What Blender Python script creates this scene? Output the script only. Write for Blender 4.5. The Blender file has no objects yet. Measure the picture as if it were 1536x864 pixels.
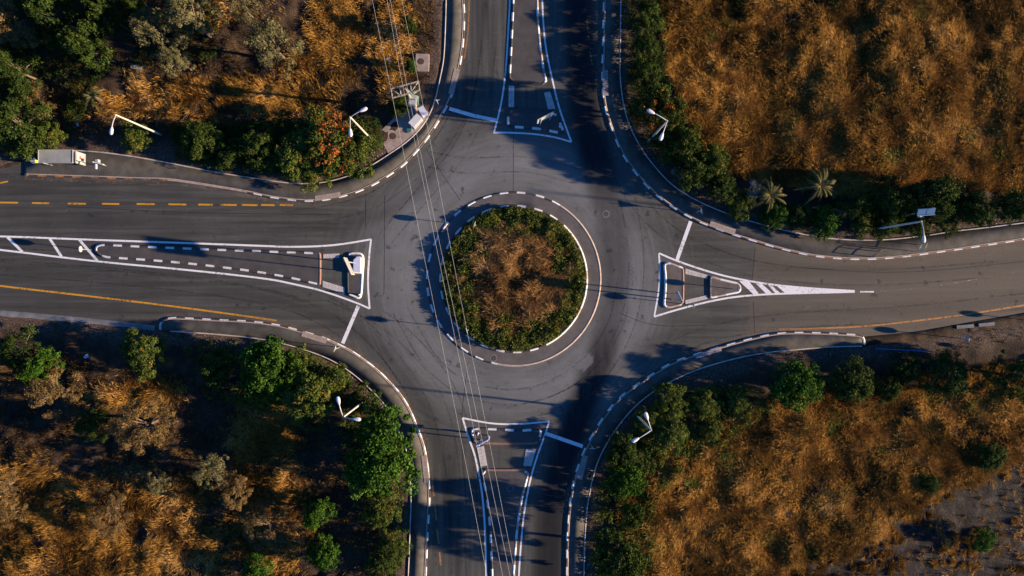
import bpy, bmesh, math, random
import numpy as np
from mathutils import Vector, Matrix

# ------------------------------------------------------------------ basics
S = 13.0            # photograph pixels per metre on the ground
CAMH = 84.0
def at(px, py, h=0.0):
    k = (1 - h / CAMH) / S
    return ((px - 768) * k, (432 - py) * k)
scene = bpy.context.scene
col = scene.collection
RNG = np.random.default_rng(7)
random.seed(7)

# ------------------------------------------------------------------ camera
cam = bpy.data.cameras.new('camera'); camo = bpy.data.objects.new('camera', cam); col.objects.link(camo)
camo.location = (0, 0, CAMH); camo.rotation_euler = (0, 0, 0)
cam.sensor_width = 36; cam.lens = 36 * CAMH / (1536 / S); cam.clip_start = 1; cam.clip_end = 5000
scene.camera = camo

# ------------------------------------------------------------------ sky and sun
SUN_EL = math.radians(14.0)
SHX, SHY = -1.0, 0.114                      # the way shadows fall
hx, hy = -SHX, -SHY
n = math.hypot(hx, hy); hx /= n; hy /= n    # towards the sun
to_sun = Vector((hx * math.cos(SUN_EL), hy * math.cos(SUN_EL), math.sin(SUN_EL)))
w = bpy.data.worlds.new('World'); scene.world = w; w.use_nodes = True
nt = w.node_tree; bg = nt.nodes['Background']
sky = nt.nodes.new('ShaderNodeTexSky'); sky.sky_type = 'NISHITA'; sky.sun_disc = False
sky.sun_elevation = SUN_EL; sky.sun_rotation = math.atan2(hx, hy)
sky.air_density = 1.0; sky.dust_density = 0.0; sky.ozone_density = 10.0
nt.links.new(sky.outputs[0], bg.inputs[0]); bg.inputs[1].default_value = 0.088
sl = bpy.data.lights.new('sun', 'SUN'); sl.energy = 5.0; sl.angle = math.radians(0.8); sl.color = (1.0, 0.77, 0.53)
so = bpy.data.objects.new('sun', sl); col.objects.link(so)
so.rotation_euler = (-to_sun).to_track_quat('-Z', 'Y').to_euler()
scene.view_settings.view_transform = 'Standard'; scene.view_settings.look = 'None'
scene.view_settings.exposure = 1.3; scene.view_settings.gamma = 1.0
scene.view_settings.use_curve_mapping = False

# ------------------------------------------------------------------ materials
def mat(name):
    m = bpy.data.materials.new(name); m.use_nodes = True
    t = m.node_tree; b = t.nodes['Principled BSDF']; b.inputs['Roughness'].default_value = 0.9
    b.inputs['Specular IOR Level'].default_value = 0.2
    return m, t, b
def N(t, typ, **k):
    n_ = t.nodes.new(typ)
    for a, v in k.items(): setattr(n_, a, v)
    return n_
def noise(t, vec, scale, detail=4, rough=0.6, dist=0.0):
    n_ = N(t, 'ShaderNodeTexNoise'); n_.inputs['Scale'].default_value = scale
    n_.inputs['Detail'].default_value = detail; n_.inputs['Roughness'].default_value = rough
    n_.inputs['Distortion'].default_value = dist
    if vec is not None: t.links.new(vec, n_.inputs['Vector'])
    return n_.outputs['Fac']
def ramp(t, fac, stops):
    r = N(t, 'ShaderNodeValToRGB'); e = r.color_ramp.elements
    while len(e) < len(stops): e.new(0.5)
    for i, (p, c) in enumerate(stops):
        e[i].position = p; e[i].color = (*c, 1) if len(c) == 3 else c
    t.links.new(fac, r.inputs[0]); return r.outputs[0]
def mix(t, fac, a, b, mode='MIX'):
    m_ = N(t, 'ShaderNodeMix', data_type='RGBA', blend_type=mode)
    for sock, v in ((m_.inputs[0], fac), (m_.inputs[6], a), (m_.inputs[7], b)):
        if isinstance(v, (int, float)): sock.default_value = v
        elif isinstance(v, tuple): sock.default_value = (*v, 1)
        else: t.links.new(v, sock)
    return m_.outputs[2]
def mth(t, op, a, b=0.0, c=None):
    m_ = N(t, 'ShaderNodeMath', operation=op)
    for i, v in enumerate((a, b, c)):
        if v is None: continue
        if isinstance(v, (int, float)): m_.inputs[i].default_value = v
        else: t.links.new(v, m_.inputs[i])
    return m_.outputs[0]
def pos(t): return N(t, 'ShaderNodeNewGeometry').outputs['Position']
def attr(t, nm): return N(t, 'ShaderNodeAttribute', attribute_name=nm).outputs['Fac']
def mapped(t, vec, sc, rot=0.0):
    m_ = N(t, 'ShaderNodeMapping'); m_.inputs['Scale'].default_value = sc; m_.inputs['Rotation'].default_value[2] = rot
    t.links.new(vec, m_.inputs['Vector']); return m_.outputs[0]
def bump(t, b, h, strength, dist=0.02):
    n_ = N(t, 'ShaderNodeBump'); n_.inputs['Strength'].default_value = strength; n_.inputs['Distance'].default_value = dist
    t.links.new(h, n_.inputs['Height']); t.links.new(n_.outputs[0], b.inputs['Normal'])

def m_flat(name, c, var=0.25, scale=3.0, rough=0.8, metal=0.0, fine=40.0):
    m, t, b = mat(name); p = pos(t)
    f = noise(t, p, scale); g = noise(t, p, fine, 2)
    lo = tuple(x * (1 - var) for x in c); hi = tuple(min(1, x * (1 + var)) for x in c)
    cc = ramp(t, f, [(0.3, lo), (0.7, hi)])
    cc = mix(t, 0.25, cc, ramp(t, g, [(0.35, (0.55,) * 3), (0.65, (1.0,) * 3)]), 'MULTIPLY')
    t.links.new(cc, b.inputs['Base Color']); b.inputs['Roughness'].default_value = rough; b.inputs['Metallic'].default_value = metal
    return m

def asphalt_mat():
    m, t, b = mat('asphalt'); p = pos(t)
    sep = N(t, 'ShaderNodeSeparateXYZ'); t.links.new(p, sep.inputs[0])
    # polar coordinates about the roundabout for tyre-worn streaks
    cx, cy = at(770.5, 418.5)
    dx = mth(t, 'SUBTRACT', sep.outputs[0], cx); dy = mth(t, 'SUBTRACT', sep.outputs[1], cy)
    r = mth(t, 'SQRT', mth(t, 'ADD', mth(t, 'MULTIPLY', dx, dx), mth(t, 'MULTIPLY', dy, dy)))
    an = mth(t, 'ARCTAN2', dy, dx)
    comb = N(t, 'ShaderNodeCombineXYZ'); t.links.new(mth(t, 'MULTIPLY', r, 1.2), comb.inputs[0]); t.links.new(mth(t, 'MULTIPLY', an, 1.2), comb.inputs[1])
    st_r = noise(t, comb.outputs[0], 1.6, 5, 0.6)
    st_x = noise(t, mapped(t, p, (0.05, 1.3, 1), -0.05), 1.3, 5, 0.6)
    st_y = noise(t, mapped(t, p, (1.3, 0.05, 1)), 1.3, 5, 0.6)
    ring = N(t, 'ShaderNodeMapRange'); ring.inputs[1].default_value = 17; ring.inputs[2].default_value = 23; ring.inputs[3].default_value = 1; ring.inputs[4].default_value = 0
    t.links.new(r, ring.inputs[0])
    ew = N(t, 'ShaderNodeMapRange'); ew.inputs[1].default_value = -4; ew.inputs[2].default_value = 4
    t.links.new(mth(t, 'SUBTRACT', mth(t, 'ABSOLUTE', dx), mth(t, 'ABSOLUTE', dy)), ew.inputs[0])
    lin = mix(t, ew.outputs[0], st_y, st_x)
    st = mix(t, ring.outputs[0], lin, st_r)
    base = ramp(t, st, [(0.33, (0.053, 0.052, 0.046)), (0.5, (0.076, 0.075, 0.066)), (0.70, (0.112, 0.110, 0.098))])
    base = mix(t, mth(t, 'MULTIPLY', attr(t, 'pale'), mth(t, 'ADD', noise(t, mapped(t, p, (0.5, 1.0, 1), 0.5), 0.8, 6, 0.7), 0.45)), base, (0.208, 0.215, 0.212))
    big = noise(t, p, 0.10, 3)
    base = mix(t, 0.6, base, ramp(t, big, [(0.35, (0.72,) * 3), (0.65, (1.15,) * 3)]), 'MULTIPLY')
    # warmer, paler surfacing beyond the seam on the eastern road
    base = mix(t, attr(t, 'warm'), base, (0.142, 0.116, 0.084))
    # pale scuffs
    sc = noise(t, mapped(t, p, (0.35, 1.0, 1), 0.7), 0.9, 8, 0.75, 1.2)
    base = mix(t, mth(t, 'MULTIPLY', ramp(t, sc, [(0.58, (0,) * 3), (0.8, (1,) * 3)]), 0.5), base, (0.19, 0.18, 0.17))
    # oil drips and repairs
    sp = noise(t, p, 0.75, 5, 0.55)
    base = mix(t, mth(t, 'MULTIPLY', ramp(t, sp, [(0.63, (0,) * 3), (0.70, (1,) * 3)]), 0.7), base, (0.03, 0.03, 0.03))
    # black tyre-polished lane, some shadow put into its colour; darker western arm
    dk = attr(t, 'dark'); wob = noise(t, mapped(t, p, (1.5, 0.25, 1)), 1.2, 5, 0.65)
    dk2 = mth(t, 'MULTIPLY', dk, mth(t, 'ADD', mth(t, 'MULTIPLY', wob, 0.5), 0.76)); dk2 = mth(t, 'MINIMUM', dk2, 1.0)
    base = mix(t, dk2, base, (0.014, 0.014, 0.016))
    base = mix(t, attr(t, 'patch'), base, (0.15, 0.15, 0.155))
    # thin cracks
    v = N(t, 'ShaderNodeTexVoronoi', feature='DISTANCE_TO_EDGE'); v.inputs['Scale'].default_value = 0.16
    wp = N(t, 'ShaderNodeVectorMath', operation='ADD'); nn = N(t, 'ShaderNodeTexNoise'); nn.inputs['Scale'].default_value = 0.6; nn.inputs['Detail'].default_value = 6
    t.links.new(p, nn.inputs['Vector']); sc2 = N(t, 'ShaderNodeVectorMath', operation='SCALE'); sc2.inputs[3].default_value = 5.0
    t.links.new(nn.outputs['Color'], sc2.inputs[0]); t.links.new(p, wp.inputs[0]); t.links.new(sc2.outputs[0], wp.inputs[1]); t.links.new(wp.outputs[0], v.inputs['Vector'])
    cr = ramp(t, v.outputs['Distance'], [(0.0, (1,) * 3), (0.006, (0,) * 3)])
    base = mix(t, mth(t, 'MULTIPLY', cr, 0.45), base, (0.03, 0.03, 0.03))
    gr = noise(t, p, 9, 3, 0.8)
    base = mix(t, 0.75, base, ramp(t, gr, [(0.3, (0.72,) * 3), (0.7, (1.28,) * 3)]), 'MULTIPLY')
    t.links.new(base, b.inputs['Base Color']); b.inputs['Roughness'].default_value = 0.85
    bump(t, b, gr, 0.35, 0.03)
    return m

def paint_mat(name, c, wear=0.45, under=None, cover=1.0):
    m, t, b = mat(name); p = pos(t)
    f = noise(t, p, 3.0, 8, 0.75)
    g = noise(t, p, 0.35, 3)
    thr = mth(t, 'ADD', mth(t, 'MULTIPLY', f, 0.75), mth(t, 'MULTIPLY', g, 0.35))
    k = ramp(t, thr, [(wear - 0.03, (0,) * 3), (wear + 0.1, (1,) * 3)])
    c1 = mix(t, 0.5, c, ramp(t, noise(t, p, 7, 3), [(0.3, (0.72,) * 3), (0.7, (1,) * 3)]), 'MULTIPLY')
    b.inputs['Roughness'].default_value = 0.7
    if under is None:
        t.links.new(c1, b.inputs['Base Color']); tr = N(t, 'ShaderNodeBsdfTransparent'); ms = N(t, 'ShaderNodeMixShader')
        t.links.new(mth(t, 'MULTIPLY', k, cover), ms.inputs[0]); t.links.new(tr.outputs[0], ms.inputs[1]); t.links.new(b.outputs[0], ms.inputs[2])
        t.links.new(ms.outputs[0], t.nodes['Material Output'].inputs[0])
    else: t.links.new(mix(t, k, under, c1), b.inputs['Base Color'])
    return m

def ground_mat():
    m, t, b = mat('soil'); p = pos(t)
    a = noise(t, p, 0.5, 8, 0.7); f = noise(t, p, 6, 6, 0.7)
    c = ramp(t, a, [(0.3, (0.020, 0.014, 0.010)), (0.5, (0.042, 0.027, 0.017)), (0.7, (0.095, 0.056, 0.030))])
    gcol = ramp(t, f, [(0.3, (0.035, 0.026, 0.020)), (0.5, (0.085, 0.060, 0.045)), (0.7, (0.18, 0.125, 0.09))])
    c = mix(t, attr(t, 'gravel'), c, gcol)
    bare_shaded_col = ramp(t, noise(t, mapped(t, p, (1, 0.6, 1), 0.6), 1.3, 9, 0.75), [(0.3, (0.010, 0.009, 0.008)), (0.5, (0.030, 0.024, 0.019)), (0.66, (0.085, 0.068, 0.052))])  # bare grey soil, its colour darkened to carry the shade there
    c = mix(t, attr(t, 'ash'), c, bare_shaded_col)
    c = mix(t, 0.7, c, ramp(t, f, [(0.3, (0.5,) * 3), (0.7, (1.3,) * 3)]), 'MULTIPLY')
    t.links.new(c, b.inputs['Base Color']); bump(t, b, f, 0.8, 0.15)
    return m

def leaf_mat(name, stops, flower=None, transl=0.12):
    m, t, b = mat(name)
    rnd = attr(t, 'rnd'); oi = N(t, 'ShaderNodeObjectInfo')
    f = mth(t, 'ADD', mth(t, 'MULTIPLY', rnd, 0.8), mth(t, 'MULTIPLY', oi.outputs['Random'], 0.2))
    c = ramp(t, f, stops)
    if flower: c = mix(t, attr(t, 'flower'), c, flower)
    t.links.new(c, b.inputs['Base Color']); b.inputs['Roughness'].default_value = 0.8; b.inputs['Specular IOR Level'].default_value = 0.06
    tr = N(t, 'ShaderNodeBsdfTranslucent'); t.links.new(c, tr.inputs[0])
    ms = N(t, 'ShaderNodeMixShader'); ms.inputs[0].default_value = transl
    t.links.new(b.outputs[0], ms.inputs[1]); t.links.new(tr.outputs[0], ms.inputs[2])
    t.links.new(ms.outputs[0], t.nodes['Material Output'].inputs[0])
    return m

M = {}
M['asphalt'] = asphalt_mat()
M['walk'] = m_flat('sidewalk_asphalt', (0.090, 0.083, 0.070), 0.32, 0.9, 0.9)
M['apron'] = m_flat('apron_paving', (0.115, 0.105, 0.10), 0.2, 0.8)
M['island'] = m_flat('island_asphalt', (0.078, 0.072, 0.068), 0.22, 0.8)
M['soil'] = ground_mat()
M['islandp'] = m_flat('island_paving', (0.130, 0.108, 0.094), 0.2, 1.2)
M['white'] = paint_mat('white_paint', (0.82, 0.81, 0.80), 0.415, cover=1.0)
M['kwhite'] = paint_mat('kerb_white', (0.78, 0.75, 0.70), 0.42, (0.32, 0.27, 0.23))
M['kblack'] = paint_mat('kerb_black', (0.055, 0.054, 0.055), 0.45, (0.13, 0.11, 0.10))
M['kbare'] = m_flat('kerb_stone', (0.42, 0.33, 0.27), 0.25, 1.5)
M['kred'] = paint_mat('kerb_red', (0.27, 0.15, 0.11), 0.42, (0.30, 0.24, 0.20))
M['kyel'] = paint_mat('kerb_ochre', (0.45, 0.20, 0.06), 0.5, (0.10, 0.08, 0.07))
M['yellow'] = paint_mat('yellow_paint', (0.62, 0.29, 0.02), 0.44)
M['ochre'] = paint_mat('faded_orange_paint', (0.48, 0.22, 0.07), 0.46)
M['faint'] = paint_mat('faint_yellow', (0.30, 0.17, 0.05), 0.54)
M['faintw'] = paint_mat('faint_white', (0.30, 0.26, 0.22), 0.56)
M['tyre'] = paint_mat('tyre_rubber', (0.02, 0.02, 0.02), 0.52, None, 0.30)
M['dust'] = paint_mat('road_dust', (0.24, 0.18, 0.13), 0.55, None, 0.6)
M['seal'] = paint_mat('crack_sealant', (0.02, 0.02, 0.02), 0.42, None, 0.8)
M['tile'] = m_flat('pale_paving', (0.36, 0.29, 0.25), 0.15, 2.0)
M['tilew'] = m_flat('white_paving', (0.52, 0.48, 0.44), 0.15, 2.0)
M['edge'] = m_flat('edging_stone', (0.50, 0.45, 0.40), 0.3, 1.5)
M['concrete'] = m_flat('concrete', (0.34, 0.27, 0.23), 0.22, 1.2)
M['drain'] = m_flat('drain_concrete', (0.19, 0.19, 0.19), 0.3, 1.0)
M['metal'] = m_flat('galvanised', (0.45, 0.45, 0.45), 0.08, 2, 0.45, 0.2)
M['cream'] = m_flat('cream_paint', (0.55, 0.52, 0.42), 0.12, 2, 0.5)
M['whitep'] = m_flat('white_enamel', (0.62, 0.62, 0.62), 0.06, 2, 0.4)
M['lavender'] = m_flat('pale_lavender_plastic', (0.58, 0.60, 0.72), 0.08, 2, 0.5)
M['blue'] = m_flat('blue_enamel', (0.05, 0.14, 0.42), 0.1, 2, 0.5)
M['solar'] = m_flat('solar_cells', (0.05, 0.13, 0.26), 0.15, 4, 0.6)
M['lens'] = m_flat('lamp_glass', (0.55, 0.66, 0.78), 0.05, 2, 0.3)
M['roof'] = m_flat('shelter_roof', (0.30, 0.31, 0.27), 0.18, 1.0, 0.7)
M['lime'] = m_flat('lime_plastic', (0.55, 0.60, 0.08), 0.1, 3, 0.5)
M['red'] = m_flat('red_print', (0.45, 0.08, 0.06), 0.1, 3, 0.5)
M['wood'] = m_flat('weathered_wood', (0.36, 0.29, 0.20), 0.25, 2, 0.9)
M['greenm'] = m_flat('green_metal', (0.14, 0.30, 0.20), 0.2, 2, 0.6)
M['rust'] = m_flat('rusty_iron', (0.10, 0.055, 0.035), 0.25, 3, 0.9)
M['teal'] = m_flat('teal_lid', (0.03, 0.17, 0.14), 0.15, 3, 0.6)
M['wire'] = m_flat('aluminium_wire', (0.42, 0.40, 0.37), 0.03, 2, 0.5)
M['bark'] = m_flat('bark', (0.16, 0.11, 0.075), 0.3, 2)
M['cover'] = m_flat('dark_steel', (0.07, 0.07, 0.07), 0.2, 2, 0.7)
M['leaf_bright'] = leaf_mat('leaf_bright', [(0.0, (0.016, 0.045, 0.006)), (0.5, (0.042, 0.098, 0.010)), (1.0, (0.10, 0.17, 0.02))])
M['leaf_dark'] = leaf_mat('leaf_dark', [(0.0, (0.014, 0.028, 0.006)), (0.5, (0.038, 0.062, 0.011)), (1.0, (0.095, 0.11, 0.02))])
M['leaf_olive'] = leaf_mat('leaf_olive', [(0.0, (0.06, 0.058, 0.026)), (0.5, (0.13, 0.12, 0.052)), (1.0, (0.24, 0.20, 0.09))])
M['leaf_brown'] = leaf_mat('leaf_brown', [(0.0, (0.07, 0.045, 0.018)), (0.5, (0.17, 0.11, 0.04)), (1.0, (0.30, 0.19, 0.07))])
M['leaf_mixed'] = leaf_mat('leaf_mixed', [(0.0, (0.022, 0.038, 0.008)), (0.5, (0.075, 0.105, 0.016)), (0.8, (0.17, 0.17, 0.03)), (1.0, (0.30, 0.20, 0.06))], (0.34, 0.10, 0.022))
M['leaf_silver'] = leaf_mat('leaf_silver', [(0.0, (0.08, 0.09, 0.06)), (0.5, (0.20, 0.20, 0.16)), (1.0, (0.42, 0.40, 0.36))])
M['frond'] = leaf_mat('palm_leaf', [(0.0, (0.03, 0.045, 0.010)), (0.5, (0.08, 0.088, 0.02)), (1.0, (0.26, 0.19, 0.085))])
M['frond_dry'] = leaf_mat('palm_leaf_dry', [(0.0, (0.14, 0.08, 0.04)), (1.0, (0.42, 0.28, 0.18))])
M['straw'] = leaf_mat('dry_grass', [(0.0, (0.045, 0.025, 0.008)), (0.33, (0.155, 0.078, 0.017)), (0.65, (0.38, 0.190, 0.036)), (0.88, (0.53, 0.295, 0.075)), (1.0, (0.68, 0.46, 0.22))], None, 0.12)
M['straw_dull_shaded'] = leaf_mat('dull_shaded_grass', [(0.0, (0.030, 0.018, 0.009)), (0.5, (0.095, 0.055, 0.020)), (1.0, (0.26, 0.155, 0.05))], None, 0.1)  # darker straw with shade in its colour; verge weeds share it
M['brush'] = leaf_mat('reddish_brush', [(0.0, (0.06, 0.032, 0.014)), (0.45, (0.22, 0.115, 0.042)), (0.8, (0.42, 0.235, 0.08)), (1.0, (0.58, 0.40, 0.22))], None, 0.2)

# ------------------------------------------------------------------ object helpers
def tag(o, label=None, cat=None, group=None, kind=None):
    if label: o['label'] = label
    if cat: o['category'] = cat
    if group: o['group'] = group
    if kind: o['kind'] = kind
    return o
def empty(name, loc, label, cat, group=None, rz=0.0):
    o = bpy.data.objects.new(name, None); col.objects.link(o); o.location = loc; o.rotation_euler.z = rz
    o.empty_display_size = 0.3
    return tag(o, label, cat, group)
def link(name, me, mats, parent=None, loc=None):
    o = bpy.data.objects.new(name, me); col.objects.link(o)
    for m_ in (mats if isinstance(mats, (list, tuple)) else [mats]): me.materials.append(m_)
    if parent is not None: o.parent = parent
    if loc is not None: o.location = loc
    return o
def np_mesh(name, V, F, mi=None, attrs=None, smooth=False):
    """V (n,3), F (m,k) numpy"""
    me = bpy.data.meshes.new(name); F = np.asarray(F); V = np.asarray(V, dtype=np.float32)
    k = F.shape[1]
    me.vertices.add(len(V)); me.vertices.foreach_set('co', V.ravel())
    me.loops.add(F.size); me.loops.foreach_set('vertex_index', F.ravel().astype(np.int32))
    me.polygons.add(len(F)); me.polygons.foreach_set('loop_start', np.arange(0, F.size, k, dtype=np.int32))
    me.polygons.foreach_set('loop_total', np.full(len(F), k, dtype=np.int32))
    if mi is not None: me.polygons.foreach_set('material_index', np.asarray(mi, dtype=np.int32))
    if smooth: me.polygons.foreach_set('use_smooth', np.ones(len(F), dtype=bool))
    for nm, a in (attrs or {}).items():
        at_ = me.attributes.new(nm, 'FLOAT', 'POINT'); at_.data.foreach_set('value', np.asarray(a, dtype=np.float32))
    me.update(calc_edges=True); me.validate()
    return me
class MB:
    def __init__(s): s.bm = bmesh.new()
    def box(s, c, size, rz=0.0, bev=0.0, mi=0, mtx=None):
        r = bmesh.ops.create_cube(s.bm, size=1.0); vs = r['verts']
        bmesh.ops.scale(s.bm, vec=size, verts=vs)
        if bev > 0:
            es = list({e for v in vs for e in v.link_edges})
            rr = bmesh.ops.bevel(s.bm, geom=es, offset=bev, segments=2, affect='EDGES'); vs = list({v for f in rr['faces'] for v in f.verts} | {v for v in vs if v.is_valid})
        if mtx is not None: bmesh.ops.transform(s.bm, matrix=mtx, verts=vs)
        if rz: bmesh.ops.rotate(s.bm, cent=(0, 0, 0), matrix=Matrix.Rotation(rz, 3, 'Z'), verts=vs)
        bmesh.ops.translate(s.bm, vec=c, verts=vs)
        for f in {f for v in vs for f in v.link_faces}: f.material_index = mi
        return s
    def tube(s, pts, radii, seg=8, mi=0, cap=True):
        pts = [Vector(p) for p in pts]
        if isinstance(radii, (int, float)): radii = [radii] * len(pts)
        rings = []
        for i, p in enumerate(pts):
            d = (pts[min(i + 1, len(pts) - 1)] - pts[max(i - 1, 0)]).normalized()
            q = d.to_track_quat('Z', 'Y')
            rings.append([s.bm.verts.new(p + q @ Vector((math.cos(a) * radii[i], math.sin(a) * radii[i], 0))) for a in [2 * math.pi * j / seg for j in range(seg)]])
        for a, b in zip(rings, rings[1:]):
            for j in range(seg):
                f = s.bm.faces.new((a[j], a[(j + 1) % seg], b[(j + 1) % seg], b[j])); f.smooth = True; f.material_index = mi
        if cap:
            f = s.bm.faces.new(rings[0][::-1]); f.material_index = mi; f = s.bm.faces.new(rings[-1]); f.material_index = mi
        return s
    def poly(s, pts, z0, z1, mi=0):
        top = [s.bm.verts.new((x, y, z1)) for x, y in pts]; bot = [s.bm.verts.new((x, y, z0)) for x, y in pts]
        f = s.bm.faces.new(top); f.material_index = mi
        k = len(pts)
        for i in range(k):
            f = s.bm.faces.new((top[i], bot[i], bot[(i + 1) % k], top[(i + 1) % k])); f.material_index = mi
        return s
    def sheet(s, pts, z, mi=0):
        f = s.bm.faces.new([s.bm.verts.new((x, y, z)) for x, y in pts]); f.normal_update()
        if f.normal.z < 0: f.normal_flip()
        f.material_index = mi; return s
    def build(s, name, mats, parent=None, loc=None, tri=False):
        bmesh.ops.recalc_face_normals(s.bm, faces=s.bm.faces) if not tri else None
        me = bpy.data.meshes.new(name); s.bm.to_mesh(me); s.bm.free()
        return link(name, me, mats, parent, loc)
def W(px): return np.array([at(x, y) for x, y in px])
def chaikin(P, it=2, closed=False):
    P = np.asarray(P, float)
    for _ in range(it):
        if closed:
            Q = np.roll(P, -1, 0); A = 0.75 * P + 0.25 * Q; B = 0.25 * P + 0.75 * Q
            P = np.stack([A, B], 1).reshape(-1, 2)
        else:
            A = 0.75 * P[:-1] + 0.25 * P[1:]; B = 0.25 * P[:-1] + 0.75 * P[1:]
            P = np.vstack([P[:1], np.stack([A, B], 1).reshape(-1, 2), P[-1:]])
    return P
def resample(P, step=None, n=None, closed=False):
    P = np.asarray(P, float)
    if closed: P = np.vstack([P, P[:1]])
    d = np.r_[0, np.cumsum(np.hypot(*np.diff(P, axis=0).T))]
    if n is None: n = max(2, int(round(d[-1] / step)) + 1)
    s_ = np.linspace(0, d[-1], n)
    Q = np.c_[np.interp(s_, d, P[:, 0]), np.interp(s_, d, P[:, 1])]
    return (Q[:-1] if closed else Q), s_
def normals(P, closed=False):
    if closed: T = np.roll(P, -1, 0) - np.roll(P, 1, 0)
    else: T = np.gradient(P, axis=0)
    T /= np.maximum(1e-9, np.hypot(T[:, 0], T[:, 1]))[:, None]
    return np.c_[-T[:, 1], T[:, 0]]
def strip_mesh(A, B, z, thick=0.0, closed=False, mi=None):
    """quad strip between polylines A and B at height z, with skirts when thick"""
    k = len(A); V = [np.c_[A, np.full(k, z)], np.c_[B, np.full(k, z)]]
    i = np.arange(k if closed else k - 1); j = (i + 1) % k
    F = [np.c_[i, j, k + j, k + i]]
    if thick:
        V += [np.c_[A, np.full(k, z - thick)], np.c_[B, np.full(k, z - thick)]]
        F += [np.c_[j, i, 2 * k + i, 2 * k + j], np.c_[k + i, k + j, 3 * k + j, 3 * k + i]]
        if not closed: F += [np.array([[0, k, 3 * k, 2 * k], [2 * k - 1, k - 1, 3 * k - 1, 4 * k - 1]])]
    M_ = None
    if mi is not None:
        M_ = np.concatenate([mi[:len(i)]] + ([mi[:len(i)]] * 2 if thick else []) + ([np.array([mi[0], mi[len(i) - 1]])] if thick and not closed else []))
    return np.vstack(V), np.vstack(F), M_
def kerb(name, P, side, width, ztop, pattern, label, closed=False, period=1.0, smooth=2, base=-0.05, cont=None):
    """pattern(s, x, y) -> material index"""
    P = chaikin(P, smooth, closed); Q, s_ = resample(P, 0.25, closed=closed)
    Nn = normals(Q, closed) * side
    mid = 0.5 * (Q + np.roll(Q, -1, 0)); mi = np.array([pattern(int((s_[i] + 0.01) // period), mid[i, 0], mid[i, 1]) for i in range(len(Q))])
    ch = 0.03
    if cont is None: V1, F1, M1 = strip_mesh(Q + Nn * ch, Q + Nn * width, ztop, ztop - base, closed, mi)
    else:
        V1, F1, M1 = strip_mesh(Q + Nn * ch, Q + Nn * width * 0.55, ztop, ztop - base, closed, mi)
        Va, Fa, Ma = strip_mesh(Q + Nn * width * 0.551, Q + Nn * width, ztop - 0.004, ztop - base, closed, np.full(len(mi), cont))
        F1 = np.vstack([F1, Fa + len(V1)]); V1 = np.vstack([V1, Va]); M1 = np.r_[M1, Ma]
    # chamfer on the road side
    k = len(Q); i = np.arange(k if closed else k - 1); j = (i + 1) % k
    V2 = np.vstack([np.c_[Q, np.full(k, ztop - 0.03)], np.c_[Q + Nn * ch, np.full(k, ztop + 0.0005)], np.c_[Q, np.full(k, base)]])
    F2 = np.vstack([np.c_[i, j, k + j, k + i], np.c_[i, j, 2 * k + j, 2 * k + i]]); M2 = np.r_[mi[:len(i)], mi[:len(i)]]
    me = np_mesh(name, np.vstack([V1, V2]), np.vstack([F1, F2 + len(V1)]), np.r_[M1, M2])
    bm = bmesh.new(); bm.from_mesh(me); bmesh.ops.recalc_face_normals(bm, faces=bm.faces); bm.to_mesh(me); bm.free()
    o = link(name, me, [M['kwhite'], M['kblack'], M['kbare'], M['kred'], M['kyel']])
    return tag(o, label, kind='structure'), Q, Nn

# ------------------------------------------------------------------ traced outlines (photo pixels)
NW_K = [(699,-620),(697,-60),(696.4,0),(698,26),(696,65),(692.5,91),(687,115),(679.5,143),(671,162),(658.6,183),(642,209),(627,227),(606.6,249),(583,265),(560,279),(536,289.5),(510,297),(484,302),(458,303),(432,301),(400,296.5),(377,290.7),(338.5,284),(299.5,277.7),(251,270.4),(208,270),(130,267),(51,264.5),(38,264)]
NW_O = [(672,-620),(670,-60),(670,0),(668.5,52),(666.5,91),(661,117),(654.7,148),(645.6,172),(632.6,193),(612,213),(588,229.5),(562,246.5),(536,260),(510,269),(484,275),(450,277),(419,274),(385,268.5),(338.5,262),(286.5,252),(247,244),(195,234.7),(143,228),(100,226),(57,228),(38,240)]
NE_K = [(903,-620),(904,-60),(904.5,0),(903.7,39),(903,78),(902,104),(902.4,140),(906.5,164),(913.6,187.5),(922.8,211),(933,233.4),(947.5,254),(965.7,276.4),(984,294.6),(1004.8,310),(1028,324.6),(1049,335),(1072.5,344),(1101,354.5),(1127,362),(1160,372),(1188,379),(1214,384.5),(1242.8,388),(1271.4,390),(1302.7,390),(1334,388.4),(1365,385),(1396.4,380.6),(1435.5,375.4),(1474.5,369.4),(1513.6,363.6),(1536,359.7),(1620,345),(2100,262)]
NE_O = [(929,-620),(930,-60),(930.6,0),(929,78),(929,114.6),(933,151),(939.7,179.7),(950,204),(965.7,230.8),(984,254),(1004.8,276.4),(1030.8,294.6),(1062,310),(1098.5,324.6),(1134,335.3),(1167,344),(1201,352),(1240,358.4),(1279,361),(1318,361),(1352,358.4),(1396,353),(1435.5,346.7),(1474.5,342.8),(1513.6,337.6),(1536,335),(1620,320),(2100,238)]
SW_K = [(240,495),(239,488),(242,481),(250,476),(262,474.7),(299.5,476.8),(338.5,478.6),(372.4,480),(414,485),(447.7,494),(484,504),(510,516),(531,526.8),(549,539.8),(567.5,554),(585.7,572),(601,589),(613,607.5),(622,627),(628,643),(636,663),(641,686),(645,717),(645.6,756),(643,795),(641,834),(640,864),(638,920),(630,1500)]
SW_O = [(256,496),(300,498.5),(351.6,502.8),(380,506),(406,509.8),(445,520),(481.6,532),(510,546),(536,564.5),(557,584),(572.7,600),(585.7,618),(595,639),(603,655),(611.8,678),(616.5,717),(617.5,756),(615.7,795),(614.4,834),(613,864),(611,920),(604,1500)]
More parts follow.
